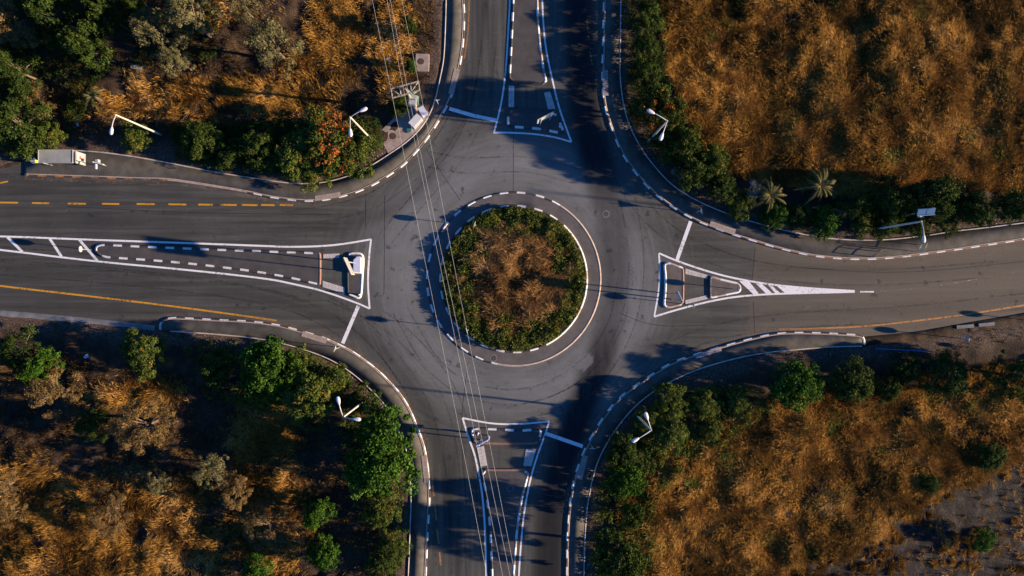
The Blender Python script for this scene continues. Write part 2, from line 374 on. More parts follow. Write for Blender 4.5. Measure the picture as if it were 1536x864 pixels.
SE_K = [(1297,517),(1297,507),(1291,501.5),(1266,499.4),(1227,497.6),(1188,497),(1162,498.5),(1132,504.6),(1096,514),(1054,526.8),(1012.6,539.8),(989,552.8),(965.7,568.4),(942,584),(924,599.7),(908.4,618),(894,640),(879.8,665),(869.4,688.5),(860,717),(855,743),(851,774),(849,808),(848.5,864),(848,920),(843,1500)]
SE_O = [(1292,518.4),(1250,519.2),(1214,521.6),(1160,526.5),(1124.6,532),(1085.5,541),(1046.5,552.8),(1010,568.4),(978.75,586.7),(952.7,607.5),(934.5,628),(922,645),(905.8,670),(892.8,699),(885,730),(879.8,761),(876.5,795),(875,864),(874,920),(870,1500)]
W_TOP = [(38,240),(0,253),(-60,262),(-300,268),(-560,268)]
W_BOT = [(-560,440),(-300,448),(0,470),(104,479),(210,489),(240,495)]
E_BOT = [(2100,388),(1620,466),(1536,481),(1474.5,491.6),(1422.5,500.7),(1370,510),(1302,516),(1292,518)]
HARD = W(NW_O + W_TOP + W_BOT + SW_O + SE_O[::-1] + E_BOT[::-1] + NE_O[::-1])

def inside(P, X, Y):
    r = np.zeros(X.shape, bool); n_ = len(P)
    x0, y0 = P[:, 0], P[:, 1]; x1, y1 = np.roll(x0, -1), np.roll(y0, -1)
    for a, b, c, d in zip(x0, y0, x1, y1):
        if b == d: continue
        r ^= ((b > Y) != (d > Y)) & (X < (c - a) * (Y - b) / (d - b) + a)
    return r
# polygon order check is unnecessary for even-odd; HARD is: NW (N->W), west end, SW (W->S), SE (S->E), east end, NE (E->N)
HARD = W(NW_O + W_TOP + W_BOT + SW_O + SE_O[::-1] + E_BOT[::-1] + NE_O[::-1])
def pline_dist(P, X, Y):
    D = np.full(X.shape, 1e9)
    for (ax, ay), (bx, by) in zip(P[:-1], P[1:]):
        vx, vy = bx - ax, by - ay; L = vx * vx + vy * vy + 1e-12
        t_ = np.clip(((X - ax) * vx + (Y - ay) * vy) / L, 0, 1)
        D = np.minimum(D, np.hypot(X - ax - t_ * vx, Y - ay - t_ * vy))
    return D
# signed distance to the paved area, on a grid
GX = np.arange(-104, 104.01, 0.4); GY = np.arange(-84, 84.01, 0.4)
gx, gy = np.meshgrid(GX, GY)
sd = pline_dist(np.vstack([HARD, HARD[:1]]), gx, gy); sd[inside(HARD, gx, gy)] *= -1
def samp(G, x, y):
    fx = np.clip((x - GX[0]) / 0.4, 0, len(GX) - 1.001); fy = np.clip((y - GY[0]) / 0.4, 0, len(GY) - 1.001)
    i = fx.astype(int); j = fy.astype(int); u = fx - i; v = fy - j
    return G[j, i] * (1 - u) * (1 - v) + G[j, i + 1] * u * (1 - v) + G[j + 1, i] * (1 - u) * v + G[j + 1, i + 1] * u * v
# value noise
LAT = np.random.default_rng(3).random((256, 256))
def vn(x, y):
    xi = np.floor(x).astype(int); yi = np.floor(y).astype(int); u = x - xi; v = y - yi
    u = u * u * (3 - 2 * u); v = v * v * (3 - 2 * v)
    a = LAT[yi % 256, xi % 256]; b = LAT[yi % 256, (xi + 1) % 256]; c = LAT[(yi + 1) % 256, xi % 256]; d = LAT[(yi + 1) % 256, (xi + 1) % 256]
    return a * (1 - u) * (1 - v) + b * u * (1 - v) + c * (1 - u) * v + d * u * v
def fbm(x, y, oct=4):
    r = 0; a = 0.5; t_ = 0
    for k in range(oct):
        r = r + a * vn(x + 17.3 * k, y - 9.1 * k); t_ += a; a *= 0.5; x = x * 2.03; y = y * 2.03
    return r / t_
BARE_SHADED = W([(1560,650),(1470,700),(1400,735),(1330,775),(1262,822),(1225,870),(1215,960),(1700,960),(1700,650)])  # bare corner whose soil has shade put into its colour
def sstep(a, b, x):
    t_ = np.clip((x - a) / (b - a), 0, 1); return t_ * t_ * (3 - 2 * t_)
def bare_shaded_amt(x, y):
    d = pline_dist(np.vstack([BARE_SHADED, BARE_SHADED[:1]]), x, y); d = np.where(inside(BARE_SHADED, x, y), d, -d)
    return sstep(-0.6, 1.6, d + (fbm(x * 0.5, y * 0.5) - 0.5) * 4)
def height(x, y):
    d = samp(sd, x, y)
    edge = -0.06 + 0.15 * sstep(0.05, 0.5, d)
    am = sstep(0.8, 6.0, d)
    b = (fbm(x * 0.30, y * 0.30, 3) - 0.5) * 1.3 + (fbm(x * 0.9 + 5, y * 0.9, 4) - 0.45) * 0.75
    b = b + (fbm(x * 0.07 + 9, y * 0.07, 2) - 0.5) * 1.5
    a = bare_shaded_amt(x, y)
    b = b * (1 - 0.75 * a) - 0.9 * a
    return edge + am * (b + 0.25)

# ------------------------------------------------------------------ ground
def axis(lo, hi, step, far):
    c = np.arange(lo, hi + 1e-6, step); e = []; v = hi; s_ = step
    while v < far: s_ *= 1.35; v += s_; e.append(v)
    e2 = []; v = lo; s_ = step
    while v > -far: s_ *= 1.35; v -= s_; e2.append(v)
    return np.r_[e2[::-1], c, e]
ax_, ay_ = axis(-66, 66, 0.35, 1200), axis(-40, 40, 0.35, 1200)
X, Y = np.meshgrid(ax_, ay_); x, y = X.ravel(), Y.ravel()
V = np.c_[x, y, height(x, y)]
nx, ny = len(ax_), len(ay_)
i = (np.arange(ny - 1)[:, None] * nx + np.arange(nx - 1)[None]).ravel()
dd = samp(sd, x, y)
gravel = (1 - sstep(0.8, 2.6, dd + (fbm(x * 0.4, y * 0.4) - 0.5) * 3)) * 0.9
me = np_mesh('ground', V, np.c_[i, i + 1, i + nx + 1, i + nx], None, {'gravel': gravel, 'ash': bare_shaded_amt(x, y)}, True)
tag(link('ground', me, M['soil']), 'brown uneven soil under the dry grass around the junction', kind='structure')

# ------------------------------------------------------------------ road surface (fine sheet, its ragged rim lies under the pavements)
def midline(K, O):
    a, _ = resample(W(K), n=60); b, _ = resample(W(O), n=60); return 0.5 * (a + b)
ROADP = np.vstack([midline(NW_K, NW_O), W(W_TOP), W(W_BOT), midline(SW_K, SW_O), midline(SE_K, SE_O)[::-1], W(E_BOT)[::-1], midline(NE_K, NE_O)[::-1]])
st = 0.3
rx = np.arange(-100, 100, st); ry = np.arange(-80, 80, st); X, Y = np.meshgrid(rx, ry)
ins = inside(ROADP, X[:-1, :-1] + st / 2, Y[:-1, :-1] + st / 2)
jj, ii = np.nonzero(ins); nx = len(rx); q = jj * nx + ii
F = np.c_[q, q + 1, q + nx + 1, q + nx]; used, inv = np.unique(F, return_inverse=True); F = inv.reshape(F.shape)
x, y = X.ravel()[used], Y.ravel()[used]
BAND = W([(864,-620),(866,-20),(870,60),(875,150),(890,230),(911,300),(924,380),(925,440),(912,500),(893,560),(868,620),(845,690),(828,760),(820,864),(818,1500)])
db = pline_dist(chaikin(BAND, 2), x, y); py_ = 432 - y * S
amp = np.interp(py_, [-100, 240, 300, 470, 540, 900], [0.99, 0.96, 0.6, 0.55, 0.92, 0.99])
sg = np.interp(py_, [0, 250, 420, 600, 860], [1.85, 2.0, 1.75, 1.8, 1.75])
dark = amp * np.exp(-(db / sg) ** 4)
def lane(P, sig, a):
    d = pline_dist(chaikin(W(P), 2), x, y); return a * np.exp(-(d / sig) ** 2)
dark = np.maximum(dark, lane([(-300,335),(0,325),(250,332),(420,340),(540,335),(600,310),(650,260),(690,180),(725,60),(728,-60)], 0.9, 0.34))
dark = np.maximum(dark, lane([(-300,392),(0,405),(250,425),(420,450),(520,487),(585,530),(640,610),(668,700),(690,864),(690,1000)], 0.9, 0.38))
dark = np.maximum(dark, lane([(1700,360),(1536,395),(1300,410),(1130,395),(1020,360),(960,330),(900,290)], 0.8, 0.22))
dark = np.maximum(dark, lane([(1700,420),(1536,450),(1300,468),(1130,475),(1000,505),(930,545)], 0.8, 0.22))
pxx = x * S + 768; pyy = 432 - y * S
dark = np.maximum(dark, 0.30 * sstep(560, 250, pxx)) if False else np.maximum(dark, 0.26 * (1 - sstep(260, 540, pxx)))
warm = sstep(1128, 1133, pxx + (pyy - 400) * 0.10) * 0.34 + sstep(1040, 1400, pxx) * 0.34
PATCH = W([(865,545),(868,535),(880,530),(889,535),(889,545),(878,556),(866,555)])
pt = np.where(inside(PATCH, x, y), 0.75, 0.0)
rq = np.hypot(x - at(770, 0)[0], y - at(0, 418)[1])
pale = np.exp(-((rq - 13.0) / 4.0) ** 2) * 0.62
def blob(px, py, sx_, sy_, a): X_, Y_ = at(px, py); return a * np.exp(-(((x - X_) / sx_) ** 2 + ((y - Y_) / sy_) ** 2))
pale = np.maximum(pale, blob(690, 250, 6, 4, 0.55)); pale = np.maximum(pale, blob(960, 430, 3.0, 8, 0.5)); pale = np.maximum(pale, blob(590, 400, 3, 6, 0.5)); pale = np.maximum(pale, blob(905, 590, 2, 5, 0.4)); pale = np.maximum(pale, blob(760, 590, 6, 2.5, 0.4))
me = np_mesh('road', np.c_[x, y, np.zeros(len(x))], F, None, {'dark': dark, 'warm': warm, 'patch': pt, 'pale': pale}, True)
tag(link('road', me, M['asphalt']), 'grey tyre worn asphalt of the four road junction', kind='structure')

# edges of asphalt with no pavement: dirt strips that cover the rim
def ribbon(name, P, w0, w1, z, m, label, wob=0.25, smooth=2, kind='structure', thick=0.05):
    Q, _ = resample(chaikin(W(P), smooth), 0.3); Nn = normals(Q)
    a = (fbm(Q[:, 0] * 1.3, Q[:, 1] * 1.3, 3) - 0.5) * 2 * wob
    V, F, _ = strip_mesh(Q + Nn * (w0 + a)[:, None], Q + Nn * w1, z, thick)
    o = link(name, np_mesh(name, V, F), m); return tag(o, label, kind=kind)
ribbon('verge', E_BOT, 0.22, -0.9, 0.012, M['soil'], 'dusty gravel verge beside the eastern road below the long orange line', 0.3)
ribbon('verge', W_TOP, 0.1, -0.9, 0.012, M['soil'], 'earth verge west of the bus shelter', 0.3)
ribbon('drain_channel', [(-560,441),(-300,449),(0,471),(104,480),(200,490.5),(232,494)], 0.45, -0.5, 0.02, M['drain'], 'grey concrete drainage channel along the south side of the western road', 0.02)

# ------------------------------------------------------------------ pavements and kerbs
def wb(k, x, y): return 0 if k % 2 == 0 else 1
def pat_ne(k, x, y):
    if k % 2 == 0: return 0
    return 3 if x > 27 else 1
def pat_nw(k, x, y):
    if x < at(251, 0)[0]: return 4 if k % 2 else 1
    if x < at(372, 0)[0]: return 2
    return 0 if k % 2 == 0 else 1
def pat_sw(k, x, y): return 0 if k % 2 == 0 else (1 if x < -22 or y < -22 else 2)
KW = 0.30
def pavement(nm, K, O, side, pat, where):
    ko, Q, Nn = kerb('kerb', W(K), side, KW, 0.15, pat, 'painted stone kerb edging the %s pavement' % where, cont=2)
    inner = Q + Nn * (KW - 0.01); outer, _ = resample(chaikin(W(O), 2), n=len(Q)); inner, _ = resample(inner, n=len(Q))
    V, F, _ = strip_mesh(inner, outer, 0.13, 0.2)
    tag(link('pavement', np_mesh('pavement', V, F), M['walk']), 'dark asphalt pavement curving round the %s corner' % where, kind='structure')
    E, _ = resample(chaikin(W(O), 2), 0.3); En = normals(E) * side
    V, F, _ = strip_mesh(E - En * 0.01, E + En * 0.13, 0.145, 0.2)
    tag(link('edging', np_mesh('edging', V, F), M['edge']), 'thin pale edging stone behind the %s pavement' % where, kind='structure')
pavement('nw', NW_K, NW_O, -1, pat_nw, 'north-western')
pavement('ne', NE_K, NE_O, 1, pat_ne, 'north-eastern')
pavement('sw', SW_K, SW_O, -1, pat_sw, 'south-western')
pavement('se', SE_K, SE_O, 1, wb, 'south-eastern')
# pale dropped-kerb pads at the crossings
PADS = [('north-western pavement near the northern crossing', [(681.5,103),(690,104.5),(680.5,143),(672.5,141)]),
        ('north-western pavement near the western crossing', [(472.4,294),(510,288),(512.5,295.5),(472.8,302)]),
        ('north-eastern pavement near the northern crossing', [(903,105),(911.5,105.5),(912.5,144),(904,144)]),
        ('north-eastern pavement near the eastern crossing', [(1066,331.5),(1103.5,344),(1101,353),(1063,339)]),
        ('south-western pavement near the western crossing', [(455,496.5),(492,507.5),(488.5,515.5),(452,504)]),
        ('south-western pavement near the southern crossing', [(632,683),(640.2,682.7),(644.5,722),(636.5,723.6)]),
        ('south-eastern pavement near the eastern crossing', [(1042,532),(1081,519.5),(1082,526.5),(1044,538)]),
        ('south-eastern pavement near the southern crossing', [(873.5,682),(882,684),(873,719.7),(864,717.4)])]
def tiles(name, quad, z, m, label, nu, nv, gap=0.02, thick=0.03):
    A, B, C, D = [np.array(at(*p)) for p in quad]; b = MB()
    for u in range(nu):
        for v in range(nv):
            def P(s_, t_): return (1 - t_) * ((1 - s_) * A + s_ * B) + t_ * ((1 - s_) * D + s_ * C)
            g = gap; u0, u1, v0, v1 = (u + g) / nu, (u + 1 - g) / nu, (v + g) / nv, (v + 1 - g) / nv
            b.poly([tuple(P(u0, v0)), tuple(P(u1, v0)), tuple(P(u1, v1)), tuple(P(u0, v1))], z - thick, z + random.uniform(0, 0.004))
    return tag(b.build(name, m), label, kind='structure')
for wh, q in PADS:
    A, B, C, D = [np.array(at(*p)) for p in q]
    l1, l2 = np.hypot(*(B - A)), np.hypot(*(D - A))
    tiles('paving_pad', q, 0.156, M['tile'], 'pale paving slabs set in the ' + wh, max(1, round(l1 / 0.4)), max(1, round(l2 / 0.4)))

# ------------------------------------------------------------------ roundabout
CX, CY = at(770.5, 418.5)
def circ(r, n=160, a0=0.0): return np.array([(CX + r * math.cos(a0 + 2 * math.pi * k / n), CY + r * math.sin(a0 + 2 * math.pi * k / n)) for k in range(n)])
R_OUT, R_IN = 131.5 / S, 110.5 / S
def pat_out(k, x, y):
    a = math.degrees(math.atan2(y - CY, x - CX))
    return 2 if -100 < a < 58 else (0 if k % 2 == 0 else 1)
def pat_in(k, x, y):
    a = math.degrees(math.atan2(y - CY, x - CX))
    if -60 < a < 40: return 0 if k % 7 else 2
    return 0 if k % 2 == 0 else 1
kerb('kerb', circ(R_OUT), 1, 0.24, 0.07, pat_out, 'low kerb ring around the outer edge of the roundabout apron', True, 1.02, 0)
kerb('kerb', circ(R_IN + 0.05), 1, 0.26, 0.22, pat_in, 'white painted kerb ring around the planted centre', True, 1.0, 0)
V, F, _ = strip_mesh(circ(R_OUT - 0.22), circ(R_IN + 0.02), 0.06, 0, True)
bmn = np_mesh('apron', V, F[:, ::-1]); tag(link('apron', bmn, M['apron']), 'grey ring of apron paving around the planted roundabout centre', kind='structure')
rr = np.linspace(0, R_IN - 0.18, 40); aa = np.linspace(0, 2 * math.pi, 120, endpoint=False)
def isl_h(x, y):
    r = np.hypot(x - CX, y - CY) / (R_IN - 0.18)
    return 0.16 + np.clip(1 - r ** 2, 0, 1) * (0.35 + (fbm(x * 0.9, y * 0.9, 3) - 0.45) * 1.5)
A, R = np.meshgrid(aa, rr); x = (CX + R * np.cos(A)).ravel(); y = (CY + R * np.sin(A)).ravel()
na = len(aa); i = (np.arange(len(rr) - 1)[:, None] * na + np.arange(na)[None]).ravel(); j = (np.arange(len(rr) - 1)[:, None] * na + ((np.arange(na) + 1) % na)[None]).ravel()
me = np_mesh('island_soil', np.c_[x, y, isl_h(x, y)], np.c_[i, i + na, j + na, j], None, {'gravel': x * 0 + 0.15, 'ash': x * 0}, True)
tag(link('island_soil', me, M['soil']), 'reddish brown mounded soil of the roundabout centre', kind='structure')

# ------------------------------------------------------------------ splitter islands
def island(P, where, pat=wb, smooth=1, m='island'):
    P = W(P); a = 0.5 * np.sum(P[:, 0] * np.roll(P[:, 1], -1) - np.roll(P[:, 0], -1) * P[:, 1])
    side = 1 if a > 0 else -1
    o, Q, Nn = kerb('kerb', P, side, 0.26, 0.15, pat, 'painted kerb around the %s' % where, True, 1.0, smooth)
    b = MB(); b.sheet([tuple(p) for p in (Q + Nn * 0.25)[::1]], 0.14)
    bmesh.ops.triangulate(b.bm, faces=b.bm.faces)
    tag(b.build('traffic_island', M[m], tri=True), 'raised asphalt filling of the %s' % where, kind='structure')
wi = lambda k, x, y: 0
def pat_w(k, x, y): return 3 if x > at(480.2, 0)[0] else (0 if k % 2 == 0 else 1)
island([(144,369),(150,366),(158,365.5),(250,370),(330,373),(400,375.5),(474,378),(481,378.5),(482,384),(482,420),(481,429),(474,427.5),(437,418.5),(385,409),(300,398.5),(230,392),(174.5,388.5),(156,387),(147,382),(143,376)], 'long western traffic island', pat_w)
island([(521,378.5),(538,378),(545,381),(547,390),(545,415),(544,438),(542,447),(537,449),(530,446),(521,442.5),(520,430),(520,390)], 'short end of the western traffic island', lambda k, x, y: 1 if x < at(523, 0)[0] else 0)
island([(768.5,-620),(768.5,-40),(768.5,0),(765.4,65),(763.5,100),(762.5,124),(790,126),(822,129.5),(816,99),(812,73),(808.7,39),(807.4,0),(806,-40),(800,-620)], 'long northern traffic island', lambda k, x, y: 1 if (y < at(0, 121)[1] and -0.2 < x < 3.9) else 0 if k % 2 == 0 else (1 if x < 1.5 else 2))
island([(762,163),(790,165),(834,169),(838,177),(843,188),(846.5,196),(844,201),(838,201),(812,195.5),(785,193),(764,192),(760.5,188),(760,182)], 'triangular end of the northern traffic island', lambda k, x, y: 1 if y > at(0, 170)[1] else wb(k, x, y))
island([(994.5,398),(997,394),(1002,392.5),(1015,397.5),(1025.5,401),(1026,410),(1026,440),(1025.5,457.5),(1010,461),(1002,463),(996,461),(994,456),(996,440),(996.5,415)], 'blunt end of the eastern traffic island', lambda k, x, y: 3 if x > at(1024, 0)[0] else (0 if x < at(1001, 0)[0] or (k % 2 == 0 and y > 0) else 2), m='islandp')
island([(1064,413),(1080,417.5),(1095,421),(1106,423.5),(1111,428),(1112,434),(1109,439.5),(1100,441),(1075,446),(1064,448.5),(1063,440),(1063,420)], 'narrow nose of the eastern traffic island', lambda k, x, y: 1 if x < at(1065, 0)[0] else (0 if k % 3 else 2), m='islandp')
island([(706,645),(709,641.5),(718,641),(750,642),(780,644.5),(800,642.5),(809,643),(813,647),(812,653),(808,666),(790,667),(740,666.5),(711,665.5),(707.5,655)], 'broad end of the southern traffic island', lambda k, x, y: 3 if y < at(0, 663)[1] else wb(k, x, y))
island([(720,702.5),(750,703),(796,702.5),(788.6,730),(782,759),(777,795),(774,832),(771.7,864),(768,960),(762,1500),(738,1500),(737.5,960),(736.8,864),(735.5,834),(734,795),(731.6,769),(727.7,738)], 'long southern traffic island', lambda k, x, y: 3 if y > at(0, 705)[1] else 0 if k % 2 == 0 else (2 if x > 0.3 else 1))
# pale paving at the crossing gaps
for q, wh in [([(485,381),(509,380),(509,387),(485,387.5)], 'upper side of the gap in the western island'), ([(484,421),(517,431),(517,441),(484,430.5)], 'lower side of the gap in the western island'),
              ([(763,128.5),(771.5,129),(771,161),(762.5,160.5)], 'left side of the gap in the northern island'), ([(816,139),(825,137),(833,163),(822,164)], 'right side of the gap in the northern island'),
              ([(1028,402.5),(1061,412.5),(1061,418),(1028,411)], 'upper side of the gap in the eastern island'), ([(1028,450),(1061,442.5),(1061,448.5),(1028,456.5)], 'lower side of the gap in the eastern island'),
              ([(715,671),(726,669),(731,698),(721,700)], 'left side of the gap in the southern island'), ([(789,673),(804,674),(797,699),(785,699)], 'right side of the gap in the southern island')]:
    A, B, C, D = [np.array(at(*p)) for p in q]
    tiles('paving_pad', q, 0.035, M['tilew'], 'pale paving slabs on the ' + wh, max(1, round(np.hypot(*(B - A)) / 0.4)), max(1, round(np.hypot(*(D - A)) / 0.4)), thick=0.045)

# ------------------------------------------------------------------ road markings
def line(b, P, wd, z=0.005, smooth=2, dash=None):
    P = W(P)
    if smooth: P = chaikin(P, smooth)
    Q, s_ = resample(P, 0.25); Nn = normals(Q)
    A = Q + Nn * wd / 2; B = Q - Nn * wd / 2
    va = [b.bm.verts.new((*p, z)) for p in A]; vb = [b.bm.verts.new((*p, z)) for p in B]
    for k in range(len(Q) - 1):
        if dash and (s_[k] % (dash[0] + dash[1])) > dash[0]: continue
        f = b.bm.faces.new((vb[k], vb[k + 1], va[k + 1], va[k]))
        f.normal_update()
        if f.normal.z < 0: f.normal_flip()
def marking(lines, m, label, name='road_marking'):
    b = MB()
    for L in lines: line(b, *L[:-1], **L[-1]) if isinstance(L[-1], dict) else line(b, *L)
    return tag(b.build(name, m, tri=True), label, kind='structure')
LW = 0.21
marking([([(-500,350),(-200,352),(0,354),(117,359),(252.6,363.6),(400,369),(432,370.5),(484,369.4),(518,365.7),(556.6,359)], LW, {}),
         ([(556.6,359),(553.5,385),(551.5,425),(554.5,463)], LW, {'z': 0.009}),
         ([(554.5,463),(536,454.5),(484,436),(445,427),(400,417.5),(260,402.7),(146,392.5),(0,374.6),(-160,356),(-300,352)], LW, {'z': 0.013})], M['white'], 'white outline painted around the western island')
marking([([(10,354.5),(34,378)], 0.3, {'z': 0.017, 'smooth': 0}), ([(74,357),(92.5,385)], 0.3, {'z': 0.017, 'smooth': 0}), ([(118.5,359),(146,391)], 0.3, {'z': 0.017, 'smooth': 0}),
         ([(-60,353.5),(-40,369)], 0.3, {'z': 0.017, 'smooth': 0})], M['white'], 'white slanting bars west of the western island')
marking([([(766,-620),(765.5,-40),(765,0),(762,52),(759,104),(753.7,146),(747,177),(740.7,200)], 0.19, {}), ([(740.7,199),(760,198.8),(799,200.5),(833,205.7),(857,213)], 0.19, {'z': 0.009}),
         ([(857,213),(838,161.5),(828,117),(819.4,78),(815,39),(813.4,0),(812,-40),(806,-620)], 0.19, {'z': 0.013})], M['white'], 'white outline painted around the northern island')
marking([([(988.4,379.8),(989.7,400),(989.5,425),(986.6,446),(981.4,475)], 0.19, {}), ([(981.4,475),(1020.4,463),(1072.5,450),(1111.6,444),(1160,440.8),(1214,439.5),(1282,437.7)], LW, {'z': 0.009}),
         ([(988.4,379.8),(1020.4,393.6),(1072.5,410.5),(1111.6,419.6),(1160,427.4),(1214,432.5),(1282,436.5)], LW, {'z': 0.013})], M['white'], 'white outline painted around the eastern island')
b = MB()
for q in [[(1108,421),(1124,422.5),(1138,440.5),(1130,441.5)], [(1133,424.5),(1143,426),(1158,439.5),(1149,440.5)], [(1152,427.5),(1158,428.5),(1170,439.5),(1163,440)], [(1165,429),(1214,433),(1282,436.5),(1282,437.5),(1214,439.5),(1178,440)]]:
    b.sheet([at(*p) for p in q], 0.017)
tag(b.build('road_marking', M['white'], tri=True), 'white hatched wedge tapering east of the eastern island', kind='structure')
marking([([(1290,437.6),(1311,437.7)], 0.16, {'smooth': 0})], M['white'], 'short white dash at the tip of the eastern wedge')
marking([([(1311,437),(1370,434),(1430,425),(1500,412),(1600,395),(2100,320)], 0.13, {})], M['faintw'], 'faint worn line in the middle of the eastern road')
marking([([(693.8,627),(731.6,634.8),(760,636.7),(790,635.5),(823.8,632)], 0.19, {}), ([(693.8,627),(704,660),(712,680.7),(718.5,712),(723.75,743),(727,782),(728.4,821),(729.5,864),(730,960),(732,1500)], 0.21, {'z': 0.009}),
         ([(823.8,632),(818.6,649.4),(804,688.5),(793.9,725),(786,769),(782,808),(778,864),(774,960),(768,1500)], 0.19, {'z': 0.013})], M['white'], 'white outline painted around the southern island')
for P, wh in [([(674,163),(710,173.5),(746,181)], 'northern'), ([(1036,332),(1015,391)], 'eastern'), ([(537.5,459),(514,515)], 'western'), ([(819.5,650.5),(874,669.5)], 'southern')]:
    marking([(P, 0.42, {'z': 0.017, 'smooth': 0})], M['white'], 'white give way line across the %s entry' % wh)
b = MB()
for x0, x1, yy in [(-80,-54,302.6),(-28,-2,303),(0,27,303.7),(48,74,304.5),(101.5,129,305.3),(153,179,305.6),(205,232,305.9),(252.6,279.5,306.4),(297.4,319,306.8),(331.5,355,307.2),(362.8,386.5,307.4),(391.7,411.8,307.4),(419.6,440,307.3)]:
    line(b, [(x0, yy), (x1, yy + 0.4)], 0.20, 0.006, 0)
tag(b.build('road_marking', M['yellow'], tri=True), 'row of yellow dashes beside the bus bay on the western road', kind='structure')
marking([([(-60,283),(0,274.6),(12,272)], 0.17, {'smooth': 0})], M['yellow'], 'short yellow line at the photo left edge by the bus bay')
marking([([(-400,380),(0,429),(140.6,445),(273,461),(385,476.5),(415,481)], 0.20, {})], M['yellow'], 'long yellow edge line on the south side of the western road')
marking([([(704,-620),(704,0),(702.6,40),(700,65),(696.4,88)], 0.14, {})], M['ochre'], 'orange edge line beside the kerb of the northern road')
marking([([(648,722),(653,764),(657,805.7),(660,834),(662,864),(664,960),(666,1500)], 0.17, {'dash': (1.6, 1.1)})], M['ochre'], 'orange dashed edge line on the west side of the southern road')
marking([([(1168.5,494),(1230,492.7),(1297.5,489.8),(1370,481.7),(1443,472.9),(1536,457.8),(1620,444),(2100,366)], 0.19, {})], M['ochre'], 'long orange edge line on the south side of the eastern road')
marking([([(878,-200),(879,0),(880,23),(882,50),(886,86),(890,104),(896,128),(900,152)], 0.16, {'dash': (2.2, 1.3)})], M['faint'], 'faint worn yellow dashes beside the dark northern lane')

# black tyre marks, joints in the surfacing and grit along the kerbs
TY = [[(0,393),(250,412),(420,437),(505,474),(560,520),(610,585),(636,650),(650,730),(655,864),(655,960)], [(0,412),(250,432),(420,458),(495,492),(545,535),(590,600),(618,660)],
      [(440,430),(560,480),(620,530),(672,600),(690,700),(700,864)], [(590,470),(640,560),(700,600),(790,612),(880,570),(935,500),(950,420)],
      [(700,60),(690,140),(655,210),(600,262),(540,300),(430,318)], [(722,60),(712,150),(680,225),(620,290),(570,350)], [(1500,392),(1300,408),(1150,398),(1060,370),(1000,335),(950,280),(925,200)],
      [(930,300),(945,380),(940,460),(905,540),(850,590),(760,612)], [(1536,440),(1350,462),(1180,468),(1060,487),(990,520),(930,570),(890,630)], [(640,250),(700,262),(790,255),(860,275)],
      ]
b = MB()
for k, P in enumerate(TY):
    for off in (0, 1.75):
        Q, _ = resample(chaikin(W(P), 3), 0.4); Q = Q + normals(Q) * off
        A = Q + normals(Q) * 0.09; B_ = Q - normals(Q) * 0.09
        va = [b.bm.verts.new((*p, 0.0022 + 0.0001 * (2 * k + (off > 0)))) for p in A]; vb = [b.bm.verts.new((*p, 0.0022 + 0.0001 * (2 * k + (off > 0)))) for p in B_]
        for q in range(len(Q) - 1): b.bm.faces.new((vb[q], vb[q + 1], va[q + 1], va[q]))
tag(b.build('tyre_marks', M['tyre'], tri=True), 'dark curved tyre marks through the junction', kind='structure')
b = MB()
for k, P in enumerate([[(577,292),(577,345),(576,440)],[(549,290),(548,340)],[(1133,372),(1130,400),(1127,430)],[(1130,452),(1132,500)],[(640,225),(668,268),(690,300)],[(100,310),(300,320),(500,322)],[(770,150),(770,290)],[(880,120),(906,200),(925,260)],[(700,560),(690,640),(700,760)],[(1180,400),(1350,412),(1536,392)],[(930,470),(980,490),(1060,488)]]):
    line(b, P, 0.05, 0.0052 + 0.0001 * k)
tag(b.build('crack_seal', M['seal'], tri=True), 'thin dark joints and sealed cracks in the asphalt', kind='structure')
for K, sd_, wh in ((NW_K, 1, 'north-western'), (NE_K, -1, 'north-eastern'), (SW_K, 1, 'south-western'), (SE_K, -1, 'south-eastern')):
    Q, _ = resample(chaikin(W(K), 2), 0.3); Nn = normals(Q) * sd_; a = 0.25 + 0.5 * fbm(Q[:, 0] * 0.8, Q[:, 1] * 0.8, 3)
    V, F, _ = strip_mesh(Q - Nn * 0.02, Q + Nn * a[:, None], 0.0075)
    tag(link('road_dust', np_mesh('road_dust', V, F), M['dust']), 'thin line of dust and grit in the gutter along the %s kerb' % wh, kind='structure')

